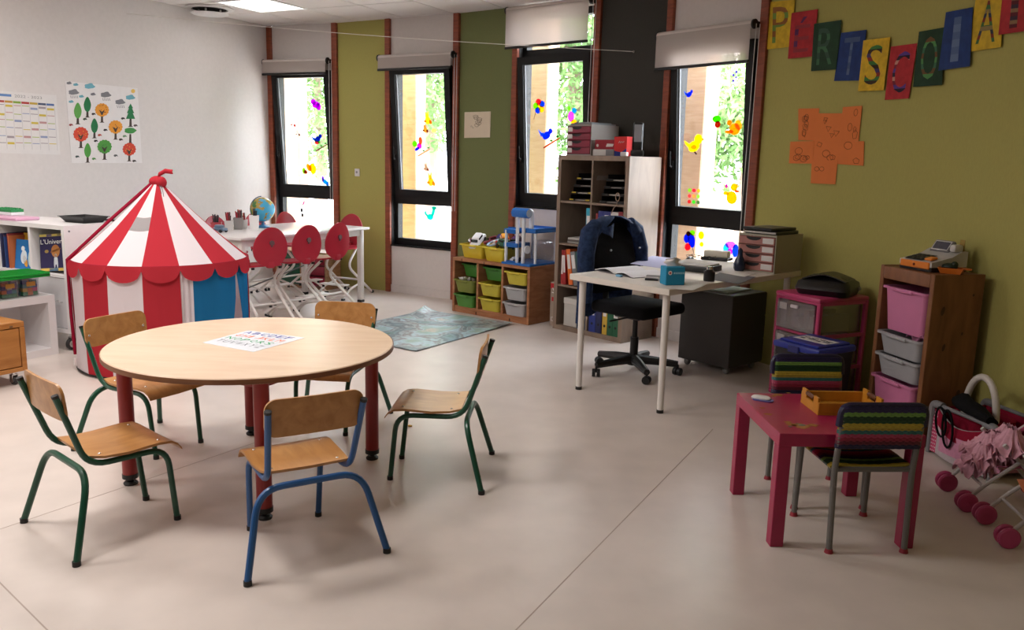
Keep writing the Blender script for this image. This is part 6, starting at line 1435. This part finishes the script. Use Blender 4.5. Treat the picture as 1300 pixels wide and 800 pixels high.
# ================================================================ WINDOW STICKERS (coloured gel shapes)
def sticker(n, u, v, label, shapes, lower=False, s=1.0):
    w = WIN[n]; M = w['S'] if not lower else w['M'] @ Matrix.Translation((0, .09, 0))
    nrm = (M.to_3x3() @ Vector((0, -1, 0))); Pp = M @ Vector((0, -.006, 0)); P = on_plane(u, v, Pp, nrm); loc = M.inverted() @ P
    t = thing('window_sticker', label, 'sticker', group='gel stickers on the windows'); t.matrix_world = M @ Matrix.Translation(loc)
    for i, (col, poly_) in enumerate(shapes):
        mb = MB(); mb.prism([(x*s, y*s) for x, y in poly_], 0, .0012); mb.v = [Vector((p.x, -p.z-.0002*i, p.y)) for p in mb.v]; mb.build('gel_shape', gelmat('gel '+col, col, .25, .3), t)
def bird(b, w, bk='#e0a020', f=1): return [(b, ell(0, 0, .045, .03, 16, .5*f)), (b, ell(.04*f, .035, .022, .022)), (w, ell(-.03*f, .0, .03, .018, 12, -.5*f)), (w, [(-.04*f, .01), (-.09*f, .05), (-.06*f, -.01)]), (bk, [(.06*f, .04), (.08*f, .034), (.06*f, .028)])]
def flower(cs, c0='#f2d21a'):
    out = [(c, ell(.032*math.cos(2*PI*i/len(cs)+.5), .032*math.sin(2*PI*i/len(cs)+.5), .026, .024)) for i, c in enumerate(cs)]; return out+[(c0, ell(0, 0, .014, .014))]
branch = lambda c: [(c, [(-.08, -.03), (-.03, -.005), (.08, .045), (.085, .038), (.0, -.005), (-.075, -.04)]), ('#3f8a3c', ell(.06, .05, .014, .008)), ('#3f8a3c', ell(.0, .02, .014, .008))]
def animal(c, c2, f=1): return [(c, ell(0, 0, .045, .05)), (c, ell(-.01*f, .06, .028, .026)), (c, ell(-.028*f, .09, .009, .022, 10, .3)), (c, ell(.008*f, .095, .009, .022, 10, -.2)), (c2, ell(-.04*f, -.01, .022, .014)), (c2, ell(.045*f, -.02, .02, .03, 12, .4))]
sticker(1, 401, 133, 'purple flower gel sticker on the first window', [('#c21ad2', ell(0, 0, .05, .035)), ('#c21ad2', ell(-.03, .03, .035, .03)), ('#c21ad2', ell(.035, -.02, .03, .04))])
sticker(1, 372, 158, 'small white rabbit-like gel sticker with red spots on the first window', animal('#d8c8c8', '#a82f2a'), s=.55); sticker(1, 378, 170, 'pale kitten-like gel sticker on the first window', animal('#d0c4c0', '#6a4a3a'), s=.5)
sticker(1, 403, 177, 'blue bird gel sticker on the first window', bird('#1438a8', '#1a6ad2')+[('#e04a5a', ell(-.01, -.035, .03, .018)), ('#5ab83c', ell(.02, -.03, .018, .014))]); sticker(1, 408, 188, 'brown twig gel sticker below the blue bird on the first window', branch('#7a3a2a'))
sticker(1, 397, 214, 'yellow duckling gel sticker on the first window', [('#f2b81a', ell(0, 0, .045, .06)), ('#e89a1a', ell(-.05, .01, .03, .045, 14, .5))]); sticker(1, 386, 217, 'green and red snail gel sticker beside the yellow duckling', [('#8ab81a', ell(0, 0, .022, .034)), ('#9a3a1a', ell(.022, -.012, .022, .022))], s=1)
sticker(1, 413, 231, 'turquoise gel sticker low on the first window', [('#1a9ad2', ell(0, 0, .05, .022, 14, -.6)), ('#1a9ad2', ell(.03, -.03, .015, .035)), ('#8a3ac2', ell(-.03, .03, .014, .03))])
sticker(1, 383, 268, 'white and black panda-like gel sticker on the low pane of the first window', [('#e2dede', ell(0, 0, .03, .06)), ('#1a1a1a', ell(0, .01, .014, .022)), ('#1a1a1a', ell(.01, -.045, .014, .02)), ('#d23a9a', ell(.03, .09, .008, .03, 10, -.5))], True)
sticker(2, 543, 153, 'yellow rabbit gel sticker on the second window', animal('#e8d23a', '#d28a2a'), s=.75); sticker(2, 540, 165, 'orange kitten-like gel sticker on the second window', animal('#d2a04a', '#8a4a2a'), s=.55); sticker(2, 551, 166, 'pale yellow gel blot on the second window', [('#efe08a', ell(0, 0, .03, .02))])
sticker(2, 532, 184, 'butterfly gel sticker in four bright colours on the second window', [('#7ac21a', ell(-.055, .01, .03, .03)), ('#e8744a', ell(.02, .04, .024, .04)), ('#d23ac2', ell(.005, -.01, .03, .03)), ('#1a3ad2', ell(-.025, -.04, .032, .016, 12, .5))]); sticker(2, 538, 194, 'twig gel sticker below the butterfly on the second window', branch('#b87a3a'))
sticker(2, 541, 214, 'brown dog-like gel sticker on the second window', animal('#b8a08a', '#8a3a1a'), s=.5); sticker(2, 547, 231, 'yellow bear-like gel sticker low on the second window', animal('#eab83a', '#d29a2a'), s=.8)
sticker(2, 546, 273, 'turquoise seahorse gel sticker on the low pane of the second window', [('#1ac2b8', ell(0, -.02, .04, .03)), ('#1ac2b8', ell(.04, .03, .018, .05, 12, -.3)), ('#1ac2b8', ell(.05, .075, .03, .016)), ('#1ac2b8', ell(-.045, .0, .02, .012, 10, -.6)), ('#1ac2b8', ell(-.06, .02, .012, .018))], True)
sticker(3, 684.5, 135, 'blue red and green flower gel sticker on the third window', flower(['#1a5ad2', '#e83a4a', '#8ad21a', '#1a5ad2', '#e8b81a'], '#e8d21a'), s=1.2); sticker(3, 680, 146, 'thin flower stem gel sticker on the third window', [('#8a5a2a', [(0, .03), (.006, .03), (-.02, -.04), (-.026, -.04)])])
sticker(3, 694, 172, 'blue bird gel sticker on the third window', bird('#1a4ad2', '#1a6ae2', f=1), s=1.1); sticker(3, 700, 182, 'brown twig gel sticker below the blue bird on the third window', branch('#a84a1a'), s=1.2)
sticker(3, 725, 148, 'pink and blue balloon gel sticker on the third window', [('#e86ad2', ell(0, 0, .035, .045)), ('#1a9ad2', ell(.035, .05, .024, .024)), ('#f2b81a', ell(.03, -.05, .03, .026)), ('#8ad23a', ell(-.02, .07, .016, .02))])
sticker(4, 875, 120, 'small blue bird gel sticker high on the fourth window', bird('#1a4ad2', '#2a6ad2'), s=.6); sticker(4, 881, 184, 'yellow chick gel sticker on the fourth window', [('#f2e21a', ell(0, -.01, .05, .035, 16, .4)), ('#f2e21a', ell(.038, .038, .034, .032)), ('#f2e21a', [(-.03, .0), (-.085, .03), (-.075, .005), (-.045, -.02)]), ('#e88a1a', [(.068, .045), (.092, .036), (.068, .028)]), ('#e8b81a', ell(0, -.015, .028, .016)), ('#4a2a1a', [(.0, -.045), (.02, -.065), (.03, -.06), (.01, -.042)])], s=1.15)
sticker(4, 930, 164, 'orange squirrel gel sticker on the fourth window', [('#f29a1a', ell(.02, 0, .05, .045)), ('#f2a83a', ell(.055, .03, .03, .04, 14, .5)), ('#e88a1a', ell(-.03, .05, .022, .022)), ('#e88a1a', ell(-.03, -.02, .04, .014))], s=.95); sticker(4, 911, 158, 'green leaf and brown flower gel sticker beside the squirrel', [('#5ab81a', ell(-.01, .04, .04, .026)), ('#a82f1a', ell(.0, 0, .026, .026)), ('#e89a1a', ell(0, 0, .01, .01))])
sticker(4, 929, 246, 'orange teddy gel sticker on the fourth window', [('#f2a81a', ell(0, -.03, .05, .05)), ('#f2a81a', ell(.02, .05, .032, .03)), ('#f2a81a', ell(-.055, -.0, .026, .014)), ('#e8703a', ell(.045, .02, .02, .012)), ('#b83a9a', ell(-.05, .055, .012, .016))], s=1.0)
sticker(4, 881, 250, 'small gel sticker of rows of coloured hearts on the fourth window', [(c, ell(-.045+.045*(i % 3), .05-.045*(i//3), .017, .015, 10)) for i, c in enumerate(('#8ab83a', '#e23a5a', '#e8a83a', '#e85a5a', '#e8a05a', '#9ac25a', '#c23a3a', '#5ac23a', '#6a8a5a'))])
sticker(4, 933, 97, 'small violet gel sticker high on the fourth window', [('#7a3ac2', ell(-.012*(1 if i % 2 else -1), .03-.02*i, .01, .009, 8)) for i in range(4)])
sticker(4, 876, 305, 'blue and red parrot gel sticker on the low pane of the fourth window', [('#1438c2', ell(.015, 0, .035, .06, 14, .3)), ('#1438c2', ell(-.035, .01, .03, .035)), ('#e8304a', ell(-.02, -.055, .03, .03)), ('#8ac21a', ell(.02, .06, .026, .022)), ('#4a1a1a', ell(-.02, .05, .022, .02)), ('#4a4a4a', [(.03, -.06), (.036, -.06), (.055, -.11), (.05, -.11)])], True)
sticker(4, 890, 302, 'yellow gel sticker on the low pane of the fourth window', [('#f2d21a', ell(0, .02, .03, .032)), ('#f2d21a', ell(.01, -.05, .02, .02))], True)
sticker(4, 927, 316, 'pink and blue gel sticker on the low pane beside the pink drawers', [('#3ab8e8', ell(-.04, .0, .028, .04)), ('#e87ad2', ell(.0, .03, .05, .028)), ('#2a6ad2', ell(.05, -.01, .03, .05)), ('#c23ac2', ell(.0, -.02, .024, .024))], True)
